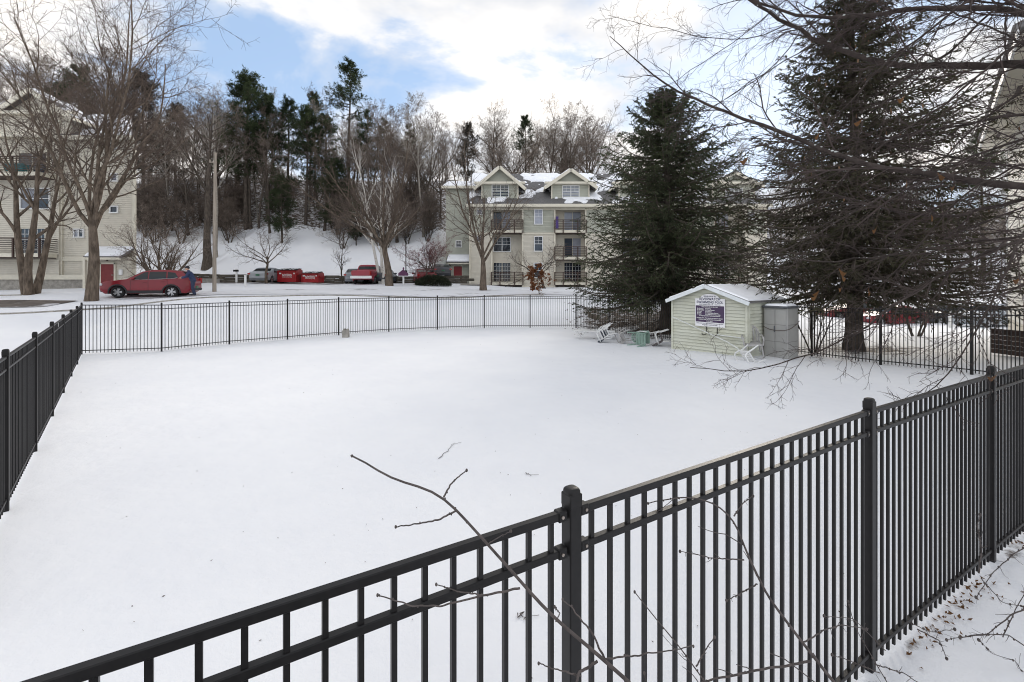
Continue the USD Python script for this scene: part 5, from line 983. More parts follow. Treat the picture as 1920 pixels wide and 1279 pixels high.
# leaves as small folded blades
def blades(rng, pos, d, ln, wd, fold=.0):
    """one triangle pair per leaf: pos (N,3), direction d (N,3)"""
    N = len(pos); d = nrm(d); s = nrm(np.cross(d, nrm(rng.normal(0, 1, (N, 3))))); n = np.cross(d, s)
    tip = pos + d * ln[:, None]; mid = pos + d * (ln * .45)[:, None]; a = mid + s * wd[:, None] + n * (wd * fold)[:, None]; b = mid - s * wd[:, None] + n * (wd * fold)[:, None]
    v = np.stack([pos, a, tip, b], 1).reshape(-1, 3); i = np.arange(N)[:, None] * 4; f = np.concatenate([i + [0, 1, 2], i + [0, 2, 3]], 0); return v, f
def spruce(name, label, seed, hgt, rad, r0, loc, nbr, foliage, z_low=.06, cones=0, prof=None):
    rng = np.random.default_rng(seed); T = Thing(name, label, 'tree', loc, 0)
    K = 16; z = np.linspace(-.3, hgt, K); tr = np.stack([.06 * np.sin(z * .4), .05 * np.cos(z * .5), z], 1); rr = r0 * (1 - np.clip(z / hgt, 0, 1)) ** .85 + .012; rr = rr * (1 + .5 * np.exp(-np.maximum(z, 0) / .5))
    tm = MB().tube(tr, rr, 12)
    u = np.sort(rng.random(nbr)) ** 1.15; zb = hgt * (z_low + (1 - z_low - .015) * u); frac = zb / hgt
    prof = np.interp(frac, *prof); ln = rad * prof * rng.uniform(.60, 1.18, nbr); az = np.arange(nbr) * 2.399 + rng.normal(0, .3, nbr)
    el = np.interp(frac, [0, .12, .4, .8, 1], [.04, -.06, -.02, .30, .9]) + rng.normal(0, .10, nbr)
    pos = np.stack([np.interp(zb, z, tr[:, 0]), np.interp(zb, z, tr[:, 1]), zb], 1); d = np.stack([np.cos(az) * np.cos(el), np.sin(az) * np.cos(el), np.sin(el)], 1)
    up = np.r_[0, -.03, -.06, -.04, .01, .07, .13, .19, .25]; pts = curves(rng, pos, d, ln, 9, .035, up); rb = (.012 + ln * .010)[:, None] * np.linspace(1, .25, 9)[None]
    v, f = tubes(pts, rb, 5); tm.add(v, f); B1 = (pts, rb, ln); T.add('trunk', tm, DARKBARK, 50)
    # side shoots spread flat, then hang
    n = 22; idx = np.repeat(np.arange(nbr), n); t = .10 + .90 * (np.tile(np.arange(n), nbr) + rng.random(nbr * n)) / n
    p, tan, r = at(pts, rb, idx, t); side = nrm(np.cross(tan, [[0, 0, 1.0]])); sg_ = np.where(np.tile(np.arange(n), nbr) % 2 == 0, 1.0, -1.0)[:, None]
    hang = rng.uniform(-.1, 1.3, (nbr * n, 1)) * (1 - .6 * t[:, None] ** 2); dd = tan * rng.uniform(.45, 1.0, (nbr * n, 1)) + side * sg_ * rng.uniform(.3, .9, (nbr * n, 1)) - np.array([0, 0, 1.0]) * hang
    l2 = (.12 + ln[idx] * .15 * (1.2 - .75 * t)) * rng.uniform(.6, 1.4, nbr * n); p2 = curves(rng, p, dd, l2, 4, .06, -.10 + .0)
    r2 = np.full((len(p2), 4), .006) * np.linspace(1, .4, 4); cr = MB(); v, f = tubes(p2, r2, 3); cr.add(v, f)
    T.add('branchlets', cr, SPRTWIG, kind='stuff')
    fo = MB()
    def needles(par, n, lo, hi, w, a=(25, 60)):
        pp, pr, pl = par; N = len(pp); ix = np.repeat(np.arange(N), n); tt = (np.tile(np.arange(n), N) + rng.random(N * n)) / n; q, tn, _ = at(pp, pr, ix, tt)
        ang = np.radians(rng.uniform(*a, N * n)); az_ = rng.random(N * n) * 6.283; ref = np.where(np.abs(tn[:, 2:]) < .9, [[0, 0, 1.0]], [[1.0, 0, 0]]); uu = nrm(np.cross(tn, ref)); vv = np.cross(tn, uu)
        dn = np.cos(ang)[:, None] * tn + np.sin(ang)[:, None] * (np.cos(az_)[:, None] * uu + np.sin(az_)[:, None] * vv); le = rng.uniform(lo, hi, N * n)
        v, f = blades(rng, q, dn, le, np.full(N * n, w)); fo.add(v, f)
    needles((p2, r2, l2), 12, .09, .17, .021, (14, 45)); needles(B1, 36, .09, .18, .018, (20, 60))
    T.add('crown', fo, foliage)
    if cones:
        c = rng.choice(np.where(frac[idx] > .35)[0], cones, replace=False); cm = MB()
        k = trimesh.creation.icosphere(subdivisions=1)
        for i in c: cm.add(np.array(k.vertices) * (.022, .022, .075) + p2[i, -1] + (0, 0, -.06), k.faces)
        T.add('cones', cm, mat('spruce_cone', (.16, .09, .05), rough=.8), kind='stuff')
    return T
spruce('spruce_tree', 'broad dark green spruce behind the shed, left of the two', 101, 12.0, 4.75, .30, (SPR1[0], SPR1[1], h1(*SPR1) - .1), 450, NEEDLE, .135, prof=([0, .06, .2, .45, .73, .9, 1], [.68, .88, .97, .93, .66, .32, .05]))
spruce('spruce_tree', 'tallest spruce with drooping brownish branches behind the right fence', 103, 15.6, 4.7, .27, (SPR2[0], SPR2[1], h1(*SPR2) - .1), 430, NEEDLE2, .135, 160, prof=([0, .1, .35, .5, .6, .74, .87, 1], [.8, 1, .98, .86, .66, .42, .25, .05]))

# pines of the wood: trunk, a few limbs, tufts of needles
def pine(seed, hgt, rad, r0, lo=.35, tufts=26, nbr=60, dens=9, shape=(1, .95, .7, .3), flat=.0):
    rng = np.random.default_rng(seed); K = 12; z = np.linspace(-.3, hgt, K); tr = np.stack([.12 * np.sin(z * .3 + seed), .10 * np.cos(z * .26 + seed), z], 1); rr = r0 * (1 - np.clip(z / hgt, 0, 1)) ** .8 + .02
    tm = MB().tube(tr, rr, 9); whorl = np.sort(rng.random(nbr)); zb = hgt * (lo + (.985 - lo) * np.round(whorl * 16 + rng.normal(0, .12, nbr)) / 16.0).clip(lo, .985)
    fr = (zb / hgt - lo) / (1 - lo); ln = rad * np.interp(fr, [0, .35, .7, 1], shape) * rng.uniform(.55, 1.2, nbr); az = rng.random(nbr) * 6.283; el = np.interp(fr, [0, .6, 1], [.02, .25, .9]) + rng.normal(0, .12, nbr)
    pos = np.stack([np.interp(zb, z, tr[:, 0]), np.interp(zb, z, tr[:, 1]), zb], 1); d = np.stack([np.cos(az) * np.cos(el), np.sin(az) * np.cos(el), np.sin(el)], 1)
    pts = curves(rng, pos, d, ln, 6, .06, .03); rb = (.015 + ln * .012)[:, None] * np.linspace(1, .3, 6); v, f = tubes(pts, rb, 4); tm.add(v, f)
    dead = kids(rng, (tr[None], rr[None], np.array([rad])), 16, .12, lo, 70, 100, .5, .12, 4, .08, -.03, .3, 0, .012); v, f = tubes(dead[0], dead[1], 3); tm.add(v, f)
    l2 = kids(rng, (pts, rb, ln), 7, .2, 1.0, 25, 60, .35, .6, 4, .1, .05, .4, .3, .008); v, f = tubes(l2[0], l2[1], 3); tm.add(v, f)
    fo = MB(); N = len(l2[0]); n = tufts // 2; ix = np.repeat(np.arange(N), n); tt = rng.random(N * n) ** .6; q, tn, _ = at(l2[0], l2[1], ix, tt)
    q = q + rng.normal(0, .10, q.shape); m_ = dens // 2 + 1; q2 = np.repeat(q, m_, 0); dn = np.repeat(tn, m_, 0) * .5 + rng.normal(0, .6, q2.shape) + np.array([0, 0, .25]); v, f = blades(rng, q2, dn, rng.uniform(.16, .34, len(q2)), np.full(len(q2), .026)); fo.add(v, f)
    return tm, fo
PINES = {}
def pine_proto(kind):
    return {'dense': dict(seed=5, hgt=16, rad=3.4, r0=.24, lo=.36, nbr=95, tufts=18, dens=8), 'ragged': dict(seed=9, hgt=17, rad=2.8, r0=.22, lo=.45, nbr=62, tufts=18, dens=8, shape=(.8, 1, .75, .35)),
            'tall': dict(seed=15, hgt=21, rad=3.3, r0=.25, lo=.62, nbr=60, tufts=18, dens=8, shape=(1.0, .9, .62, .25)), 'low': dict(seed=19, hgt=11, rad=2.6, r0=.16, lo=.18, nbr=80, tufts=18, dens=8), 'thin': dict(seed=25, hgt=17, rad=1.9, r0=.17, lo=.40, nbr=52, tufts=18, dens=7, shape=(.8, 1, .8, .4))}[kind]
def put_pine(kind, px, d, top, label, rz, wide=1.0, group='conifers in the hillside wood', dull=False):
    x = X(px, d); z = h1(x, d) - .1; hh = EYE + (HOR - top) * d / FPX - z; key = (kind, dull)
    if key not in PINES:
        a = pine_proto(kind); tm, fo = pine(**a); sc = hh / a['hgt']; T = Thing('pine_tree', label, 'tree', (x, d, z), rz, (sc * wide, sc * wide, sc), group); T.add('trunk', tm, DARKBARK, 50); T.add('crown', fo, PINEB if dull else PINE); PINES[key] = (T, a['hgt'])
    else:
        T, h0 = PINES[key]; sc = hh / h0; copy(T, 'pine_tree', label, 'tree', (x, d, z), rz, (sc * wide, sc * wide, sc), group)
for i, (k, px, d, top, w_, dl, lb) in enumerate([
    ('tall', 655, 66, 120, 1.0, 0, 'tallest pine on the ridge, its narrow crown standing clear against the sky'),
    ('dense', 463, 57, 152, 1.05, 0, 'wide dark green pine right of the pale tree and utility pole'),
    ('dense', 500, 58, 188, .9, 0, 'green pine just right of the widest pine near the utility pole'),
    ('ragged', 540, 60, 195, 1.0, 0, 'ragged pine above the left dumpster'), ('dense', 575, 58, 212, .95, 0, 'green pine above the space right of the dumpsters'),
    ('ragged', 612, 60, 222, 1.0, 0, 'ragged pine left of the tallest ridge pine'), ('low', 632, 56, 300, 1.1, 0, 'low bushy pine in front of the tallest ridge pine'),
    ('thin', 690, 62, 212, 1.2, 0, 'thin dark pine just right of the tallest ridge pine'), ('thin', 768, 66, 236, 1.1, 0, 'thin pine above the crab apple trees'),
    ('dense', 878, 72, 238, .8, 1, 'brownish pine behind the left dormer of the middle building'), ('tall', 985, 78, 222, .85, 0, 'dark spreading pine on the skyline between the two left dormers'),
    ('dense', 267, 57, 148, .85, 1, 'dull brown green conifer right of the left building roof'), ('ragged', 148, 60, 132, .9, 0, 'dark pine rising behind the left building dormer roof'),
    ('dense', 112, 62, 168, .8, 0, 'dark green pine behind the peak of the left dormer'), ('low', 528, 53, 330, .9, 0, 'low dark pine on the slope above the grey saloon'),
    ('thin', 445, 60, 196, 1.3, 0, 'narrow pine left of the widest pine by the utility pole'), ('ragged', 590, 66, 180, .8, 0, 'distant thin pine among bare trees above the dumpsters'),
    ('low', 668, 53, 372, .8, 0, 'low green conifer above the young tree near the pickup'), ('low', 1060, 84, 300, 1.2, 0, 'small brown conifer behind the roof between dormers'),
    ('tall', 1842, 78, 248, 1.0, 0, 'distant pine on the right beside the white building corner'), ('dense', 330, 60, 205, .9, 1, 'brown green conifer above the red car'), ('thin', 720, 70, 225, 1.2, 0, 'dark thin pine behind the birch')]):
    put_pine(k, px, d, top, lb, i * 1.7, w_, dull=bool(dl))

# bare trees of the wood: five kinds, each placed many times
WOOD = [bare(201, 16, .20, fork=.38, n1=11, ang=(25, 50), spread=.36, n2=8, n3=6, n4=5, n5=1, tw=.013, wob=.09),
        bare(207, 17, .23, fork=.30, n1=9, ang=(20, 42), spread=.50, n2=9, n3=7, n4=4, n5=1, tw=.013, wob=.11, lead=False),
        bare(213, 15, .13, fork=.45, n1=12, ang=(25, 45), spread=.28, n2=7, n3=6, n4=5, n5=1, tw=.013, wob=.10),
        bare(219, 5.5, .07, fork=.15, n1=9, ang=(25, 60), spread=.5, n2=7, n3=5, n4=4, tw=.011, wob=.13, stems=4, lean=.4)]
wood_things = {}
def put_wood(k, x, y, sc, rz, label, group, pale=False):
    key = (k, pale); loc = (x, y, h1(x, y) - .15); nm = 'bare_shrub' if k == 3 else 'bare_tree'; ct = 'shrub' if k == 3 else 'tree'
    if key not in wood_things:
        T = Thing(nm, label, ct, loc, rz, sc, group); tr, cr = WOOD[k]; T.add('trunk', tr, (mat('pale_bark', (.27, .245, .21)) if pale else DARKBARK), 60); T.add('crown', cr, TWIGG if pale else TWIG); wood_things[key] = T
    else: copy(wood_things[key], nm, label, ct, loc, rz, sc, group)
rng = np.random.default_rng(77)
def zone(px):
    for lim, s in ((215, 'behind the left building'), (330, 'above the red car'), (450, 'around the utility pole'), (535, 'above the grey saloon car'), (620, 'above the red dumpsters'), (700, 'above the red pickup truck'), (830, 'above the crab apple trees'), (1000, 'behind the two left dormers'), (1250, 'behind the left spruce'), (1440, 'behind the third dormer'), (2200, 'far behind the right spruce')):
        if px < lim: return s
placed = []; JOBS = []
def scatter(n, pxr, dr, kinds, topr, seed, mind=1.2):
    r = np.random.default_rng(seed); c = 0; tries = 0
    while c < n and tries < n * 30:
        tries += 1; px, d = r.uniform(*pxr), r.uniform(*dr); x = X(px, d); k = int(r.choice(kinds))
        if 260 < px < 300 and d < 36: continue
        if any((x - a) ** 2 + (d - b) ** 2 < mind ** 2 for a, b in placed): continue
        if d < 57 and 825 < px < 1445: continue
        if px < 262 and d < 46: continue
        z = h1(x, d); h0 = (16, 17, 15, 5.5)[k]
        if k == 3: sc = r.uniform(.7, 1.25); nm = 'twiggy shrubs on the slope '
        else:
            top = r.uniform(*topr); hh = np.clip(EYE + (HOR - top) * d / FPX - z, 7, 22); sc = hh / h0; nm = 'bare hillside trees '
        g = nm + zone(px); lab = g.replace('shrubs', 'shrub').replace('trees', 'tree').replace('crab apple tree', 'crab apple trees'); pale = (k == 2 and r.random() < .35)
        if pale: lab = lab.replace('bare', 'pale bare'); g = g.replace('bare', 'pale bare')
        placed.append((x, d)); JOBS.append((px, k, x, d, sc, r.random() * 6.28, lab, g, pale)); c += 1
scatter(22, (215, 450), (54, 74), [0, 1, 2, 2], (150, 300), 1); scatter(18, (450, 640), (55, 74), [0, 2, 2], (165, 280), 2); scatter(30, (640, 835), (53.5, 76), [0, 1, 2, 2], (165, 300), 3)
scatter(14, (-60, 215), (50, 72), [0, 1, 2], (20, 150), 4); scatter(22, (835, 1110), (64, 92), [0, 1, 2], (165, 290), 5); scatter(12, (1110, 1450), (70, 100), [0, 1, 2], (240, 330), 6)
scatter(30, (1450, 1950), (72, 105), [0, 1, 2], (265, 400), 7, 2.0)
scatter(24, (235, 450), (52, 62), [3], (0, 0), 8, .8); scatter(10, (450, 650), (55, 64), [3], (0, 0), 9, .8); scatter(24, (640, 835), (52, 62), [3], (0, 0), 10, .8); scatter(30, (1450, 1950), (60, 85), [3, 3, 2], (330, 420), 12, 1.2)

ORD = 'leftmost second third fourth fifth sixth seventh eighth ninth tenth eleventh twelfth thirteenth fourteenth fifteenth sixteenth seventeenth eighteenth nineteenth twentieth'.split()
byl = {}
for j in JOBS: byl.setdefault(j[6], []).append(j)
for lab, js in byl.items():
    js.sort(key=lambda j: j[0]); n = len(js)
    for i, (px, k, x, d, sc, rz, _, g, pale) in enumerate(js):
        i2 = n - 1 - i
        where = '' if n == 1 else (', leftmost' if i == 0 else f', {ORD[i]} from the left') if i <= i2 else (', rightmost' if i2 == 0 else f', {ORD[i2]} from the right')
        put_wood(k, x, d, sc, rz, lab + where, g, pale)

# oak sapling with orange leaves, low evergreen bush, leaf litter
x, d = X(1012, 33.4), 33.4; T = Thing('oak_sapling', 'young oak sapling still covered in orange dry leaves', 'sapling', (x, d, h1(x, d))); tr, cr = bare(301, 2.5, .035, fork=.12, n1=16, ang=(50, 85), spread=.46, n2=6, n3=3, n4=2, tw=.004, up1=.0)
T.add('trunk', tr, DARKBARK); T.add('crown', cr, TWIG); rng = np.random.default_rng(8); v = cr.arr()[0]; q = v[rng.choice(len(v), 1700)]; q = q[(q[:, 2] > .3)]; bv, bf = blades(rng, q, rng.normal(0, 1, q.shape) + [0, 0, -.6], rng.uniform(.09, .17, len(q)), rng.uniform(.03, .05, len(q)), .5); T.add('leaves', (bv, bf), OAKLEAF)
x, d = X(812, 39.2), 39.2; T = Thing('evergreen_bush', 'low rounded evergreen bush dusted with snow in front of the crab apples', 'bush', (x, d, h1(x, d))); rng = np.random.default_rng(9)
dr_ = nrm(rng.normal(0, 1, (5200, 3)) * (1, 1, 1)); dr_[:, 2] = np.abs(dr_[:, 2]); q = dr_ * rng.uniform(.75, 1.02, (5200, 1)) * (1.55, .95, .85) * (1 + .25 * (meshkit.fbm(dr_ * 2.5, 3, 4)[:, None] - .5)); bv, bf = blades(rng, q, dr_ + rng.normal(0, .6, q.shape), rng.uniform(.10, .2, 5200), np.full(5200, .03)); T.add('foliage', (bv, bf), BUSHLEAF)
sc_ = MB(); [sc_.tube([(0, 0, -.1), (1.1 * math.cos(a), .6 * math.sin(a), .55)], [.03, .012], 5) for a in np.linspace(0, 6.28, 9)]; T.add('stem', sc_, DARKBARK)
rng = np.random.default_rng(12); N = 9000; x = rng.uniform(2.5, 13, N); y = rng.uniform(21, 32, N); keep = (rng.random(N) < litter(x, y) * 1.0) & ((meshkit.fbm(np.stack([x, y, 0 * x], 1) * .9, 4, 3) > .48)); x, y = x[keep], y[keep]; z = H(x, y) + .012
bv, bf = blades(rng, np.stack([x, y, z], 1), np.c_[rng.normal(0, 1, (len(x), 2)), rng.uniform(.0, .5, len(x))], rng.uniform(.06, .13, len(x)), rng.uniform(.02, .035, len(x)), .6)
single('leaf_litter', (bv, bf), mat('dark_leaf', (.075, .05, .035), rough=.85, vary=.4, scale=3), 'dark dead leaves scattered over the snowy bank behind the far fence', 'leaves', kind='stuff')
rng = np.random.default_rng(14); N = 420; t = rng.random(N) ** .7; sgm = NEAR[3] - NEAR[1]; dn = np.array([sgm[1], -sgm[0]]) / np.linalg.norm(sgm); xy = NEAR[1] + (NEAR[4] - NEAR[1]) * t[:, None] + dn * np.abs(rng.normal(.0, .07, (N, 1))); keep = meshkit.fbm(np.c_[xy * 1.6, 0 * t], 3, 2) > .5; xy = xy[keep]
bv, bf = blades(rng, np.c_[xy, H(xy[:, 0], xy[:, 1]) + .015], np.c_[rng.normal(0, 1, (len(xy), 2)), rng.uniform(0, .9, len(xy))], rng.uniform(.02, .05, len(xy)), rng.uniform(.007, .014, len(xy)), .7)
single('leaf_litter', (bv, bf), DRYLEAF, 'brown dry leaves drifted along the foot of the near fence', 'leaves', kind='stuff')
for i, (px, d) in enumerate([(147, 6.75), (173, 3.96), (1232, 6.3), (905, 9.5), (1180, 12), (560, 14), (760, 10.5), (1335, 8.6), (1050, 5.2), (330, 9.5), (640, 6.2), (1432, 9.3)]):
    d = 2.6 * 850 / ({147: 806, 173: 1087}.get(px, 530 + 2210 / d) - 530); x = X(px, d); r = np.random.default_rng(i); m = MB()
    for k in range(3):
        bv, bf = blades(r, np.array([[.012 * k, .008 * k, .012]]), np.array([[math.cos(k * 2 + i), math.sin(k * 2 + i), .25]]), np.array([.06]), np.array([.02]), .5); m.add(bv, bf)
    lb_ = ['brown curled leaf on the snow near the left fence', 'reddish dry leaf on the snow at lower left', 'tiny leaf on the snow left of the second big fence post', 'tiny leaf on the snow above the first big fence post', 'tiny leaf on the snow in front of the green chair', 'tiny leaf on the open snow below the small utility box', 'tiny leaf lying in the very middle of the pool yard', 'tiny leaf on the snow in front of the shed', 'tiny leaf on the snow behind the first big fence post', 'tiny leaf on the snow nearest the middle of the left fence', 'tiny leaf on the snow left of the long bare shoot tip', 'tiny leaf under the low hanging branch near the cabinet'][i]
    single('fallen_leaf', m, DRYLEAF, lb_, 'leaf', None if i < 2 else 'leaves on the open snow', loc=(x, d, h1(x, d)))

rng = np.random.default_rng(21); N = 260; y = 1.2 + 20 * rng.random(N) ** 1.3; x = rng.uniform(-.95, .85, N) * y; keep = (x - .225) * .51 - (y - 1.71) * .86 < -.25; keep &= (y < 15) | (np.abs(x) < 5); x, y = x[keep], y[keep]
bv, bf = blades(rng, np.c_[x, y, H(x, y) + .006], np.c_[rng.normal(0, 1, (len(x), 2)), rng.uniform(0, .3, len(x))], rng.uniform(.008, .028, len(x)), rng.uniform(.003, .007, len(x)), .4)
single('plant_debris', (bv, bf), MATS['dark_leaf'], 'tiny dark specks of bark and seed scattered over the pool yard snow', 'debris', kind='stuff')

# ------------------------------------------------------------------ the tree that hangs in from the right, and the shoots in front
def resample(pl, K=16):
    pl = np.array(pl, float); d = np.r_[0, np.cumsum(np.linalg.norm(np.diff(pl, axis=0), axis=1))]; s = np.linspace(0, d[-1], K); p = np.stack([np.interp(s, d, pl[:, k]) for k in range(3)], 1)
    for _ in range(2): p[1:-1] = .25 * p[:-2] + .5 * p[1:-1] + .25 * p[2:]
    return p, d[-1]
TX, TY = 7.4, 4.7
tz = h1(TX, TY)
HT = Thing('overhanging_tree', 'bare dark tree whose long branches hang into the view from the right', 'tree', (TX, TY, tz), local=False)
LIMBS = [([(1930, 121), (1840, 122), (1740, 125), (1680, 125), (1620, 108), (1550, 84), (1490, 50), (1430, 18), (1370, -30)], 5.5, 6.8, .046, .016), ([(1930, 18), (1800, 15), (1740, 12), (1640, 28), (1560, 35), (1500, 32), (1440, 15), (1360, -25)], 5.2, 6.6, .036, .012),
    ([(1930, 350), (1840, 340), (1710, 325), (1640, 308), (1560, 293), (1485, 252), (1400, 222), (1310, 195), (1250, 160), (1200, 120), (1145, 65)], 4.9, 7.2, .040, .005), ([(1930, 366), (1850, 392), (1780, 410), (1720, 408), (1660, 390), (1590, 368), (1500, 352), (1420, 352), (1340, 372)], 5.0, 6.6, .022, .004),
    ([(1930, 432), (1860, 450), (1790, 462), (1700, 472), (1600, 488), (1500, 492), (1420, 470), (1330, 485)], 5.0, 6.4, .018, .003), ([(1935, 436), (1880, 458), (1840, 475), (1770, 512), (1700, 556), (1640, 600), (1580, 640), (1500, 672), (1440, 690), (1370, 702), (1295, 688)], 4.5, 5.7, .017, .004),
    ([(1935, 400), (1895, 480), (1885, 522), (1850, 580), (1820, 640), (1790, 690), (1760, 730), (1690, 760)], 3.9, 3.9, .015, .003), ([(1930, 205), (1850, 225), (1780, 242), (1700, 250), (1600, 272), (1500, 302), (1420, 318), (1330, 298)], 5.0, 6.8, .018, .003),
    ([(1930, 55), (1850, 130), (1760, 202), (1680, 256), (1600, 312), (1530, 340), (1450, 400)], 5.0, 6.2, .016, .003), ([(1830, -20), (1740, 60), (1660, 115), (1600, 180), (1550, 250), (1500, 330)], 5.2, 6.2, .018, .004),
    ([(1930, 252), (1830, 290), (1700, 342), (1560, 422), (1450, 480), (1380, 510)], 5.0, 6.0, .016, .003), ([(1900, -20), (1790, 90), (1690, 170), (1580, 250), (1480, 320), (1400, 345)], 5.2, 6.6, .015, .003),
    ([(1660, -20), (1570, 60), (1490, 100), (1420, 150), (1340, 200), (1260, 215)], 6.2, 7.0, .012, .003), ([(1490, -20), (1400, 62), (1330, 108), (1270, 150), (1190, 190)], 6.6, 7.2, .010, .003),
    ([(1930, 300), (1860, 330), (1790, 380), (1730, 450), (1660, 530), (1600, 590)], 4.8, 5.6, .013, .003), ([(1930, 520), (1880, 560), (1800, 590), (1720, 600), (1640, 610), (1560, 640)], 4.4, 5.2, .010, .003), ([(1930, 160), (1870, 200), (1800, 260), (1740, 330), (1650, 390), (1560, 440)], 4.9, 6.0, .013, .003),
    ([(1560, -20), (1500, 40), (1430, 70), (1350, 75), (1250, 55), (1140, 30)], 6.4, 7.2, .011, .003), ([(1600, -20), (1515, 37), (1460, 120), (1385, 168), (1310, 222), (1250, 232)], 6.0, 7.0, .011, .003), ([(1930, 318), (1820, 300), (1640, 262), (1460, 256), (1330, 270)], 5.2, 6.6, .013, .003), ([(1930, 90), (1880, 60), (1800, 30), (1700, -20)], 5.0, 5.4, .014, .005)]
tb_ = MB().tube(resample([(TX, TY, tz - .3), (TX + .05, TY, tz + 2), (TX - .05, TY + .1, tz + 4), (TX + .1, TY, tz + 6.5), (TX, TY, tz + 9)], 18)[0], np.linspace(.24, .07, 18), 14)
LIMBBARK = mat('dark_limb_bark', (.050, .040, .036), rough=.9, vary=.4, scale=9, bump=.6, bscale=40, bdist=.008, spec=.15); HT.add('trunk', tb_, LIMBBARK, 50)
PP, PR, PL = [], [], []; snowm = []
rng = np.random.default_rng(404)
for pl, d0, d1, r0, r1 in LIMBS:
    dd = np.linspace(d0, d1, len(pl)); pts = [P(a, b, e) for (a, b), e in zip(pl, dd)]; z0 = pts[0][2]; pts = [np.array([TX - .1, TY, max(z0 - .5, .6) if z0 < 5.5 else z0 - 1.2])] + pts
    p, L = resample(pts, 30); p[1:] += rng.normal(0, .010, (29, 3)); r = np.linspace(r0 * 1.3, r1, 30); HT.add('limb', MB().tube(p, r, 9), LIMBBARK, 60)
    vis = p[6:]; PP.append(np.stack([np.interp(np.linspace(0, 1, 24), np.linspace(0, 1, 24), vis[:, k]) for k in range(3)], 1)); PR.append(r[6:]); PL.append(L * .8)
    if r0 > .015:
        for k in range(int(r0 * 1100)):
            i = rng.integers(8, 26); snowm.append((p[i] + (p[i + 1] - p[i]) * rng.random() + [rng.normal(0, r[i] * .5), -r[i] * .6 * rng.random(), r[i] * .75], r[i]))
par = (np.array(PP), np.array(PR), np.array(PL) * .9)
k1 = kids(rng, par, 20, .04, .99, 18, 55, .22, .55, 8, .10, -.015, .3, .45, .0030); k1 = (k1[0], np.minimum(k1[1], .009), k1[2]); v, f = tubes(k1[0], k1[1], 5)
tw = MB().add(v, f); k2 = kids(rng, k1, 7, .12, 1.0, 25, 60, .45, .65, 6, .14, -.03, .5, .4, .0024); v, f = tubes(k2[0], k2[1], 4); tw.add(v, f); k3 = kids(rng, k2, 3, .15, 1.0, 25, 65, .5, .8, 3, .16, -.03, .6, .3, .0019); v, f = tubes(k3[0], k3[1], 3); tw.add(v, f)
HT.add('twigs', tw, mat('near_twig', (.048, .034, .031), rough=.85, vary=.3, scale=3), 60, kind='stuff')
sm = MB()
for c, r in snowm: sm.ell(c, np.array([1, .8, .6]) * rng.uniform(.3, .75) * r, 1)
HT.add('lichen_patches', sm, mat('pale_lichen', (.50, .52, .50), rough=.9), 60, kind='stuff')
hang = [(1690, 185), (1609, 228), (1532, 254), (1580, 510), (1582, 520), (1527, 556), (1530, 548), (1908, 522), (1630, 548), (1787, 350), (1748, 407), (1700, 345), (1640, 430), (1576, 540), (1395, 300), (1765, 330), (1862, 705)]
for i, (px, py) in enumerate(hang):
    d = 5.2 if px < 1850 else 3.9; r = np.random.default_rng(i + 50); c = P(px, py, d); n = 7; t = np.linspace(0, 1, n); w = .030 * np.sin(np.pi * np.clip(t, .05, .95)); ang = r.uniform(0, 3.14); ax_ = np.array([math.cos(ang), math.sin(ang) * .4, 0]); cv = r.uniform(.02, .05)
    cl = c + np.stack([ax_[0] * (t - .5) * .09, ax_[1] * (t - .5) * .09, -t * .05 + cv * (2 * t - 1) ** 2], 1); sd = np.array([-.2, -.5, .8]) * 1.0
    v = np.concatenate([cl + sd * w[:, None], cl + [0, 0, .004], cl - sd * w[:, None]]); k = np.arange(n - 1); f = np.concatenate([np.stack([k, k + 1, k + n + 1, k + n], 1), np.stack([k + n, k + n + 1, k + 2 * n + 1, k + 2 * n], 1)]); HT.add('dry_leaf', (v, np.vstack([f[:, [0, 1, 2]], f[:, [0, 2, 3]]])), DRYLEAF, 'all')
def shoots(label, stems, name='bare_shoot', seed=1, bud=True, extra=5, root=None):
    """a woody shoot: stems given as (pixel path, distance from, distance to, radius from, radius to)"""
    rng = np.random.default_rng(seed); first = P(*stems[0][0][0], stems[0][1]); gx0, gy0 = (first[0], first[1]) if root is None else root
    T = Thing(name, label, 'shrub', (gx0, gy0, h1(gx0, gy0)), local=False); tw = MB(); pr = []
    for j, (pl, d0, d1, r0, r1) in enumerate(stems):
        dd = np.linspace(d0, d1, len(pl)); pts = [P(a, b, e) for (a, b), e in zip(pl, dd)]
        if pl[0][1] > 1275 : pts = [np.array([gx0 + .05 * j, gy0, h1(gx0, gy0) - .05])] + pts
        p, L = resample(pts, 64); p[2:-1] += gaussian_filter(rng.normal(0, 1, (61, 3)), (1.5, 0)) * min(.0024, .012 * L); r = np.linspace(r0, r1, 64); T.add('stem', MB().tube(p, r, 8), MATS['near_bark'], 60); pr.append((p, r, L))
        if bud:
            bm = MB()
            for k in range(max(3, int(L * 14))):
                i = rng.integers(3, 64); q = p[i]; bm.ell(q + nrm(rng.normal(0, 1, 3)) * r[i] * 1.1, np.array([.0017, .0017, .0028]) * d0, 1)
            bm.ell(p[-1], np.array([.0028, .0028, .004]) * d0, 1); tw.add(*bm.arr())
    if extra:
        P3 = (np.array([a for a, _, _ in pr]), np.array([b for _, b, _ in pr]), np.array([c for _, _, c in pr])); k1 = kids(rng, P3, extra, .35, .98, 30, 70, .13, .6, 6, .16, .0, .5, .4, .0012); k1 = (k1[0], np.clip(k1[1], .0009, .0022), k1[2]); v, f = tubes(k1[0], k1[1], 5); tw.add(v, f)
    T.add('twigs', tw, MATS['near_bark'], 60, kind='stuff'); return T
mat('near_bark', (.075, .062, .058), rough=.8, vary=.35, scale=30, bump=.3, bscale=200, bdist=.002)
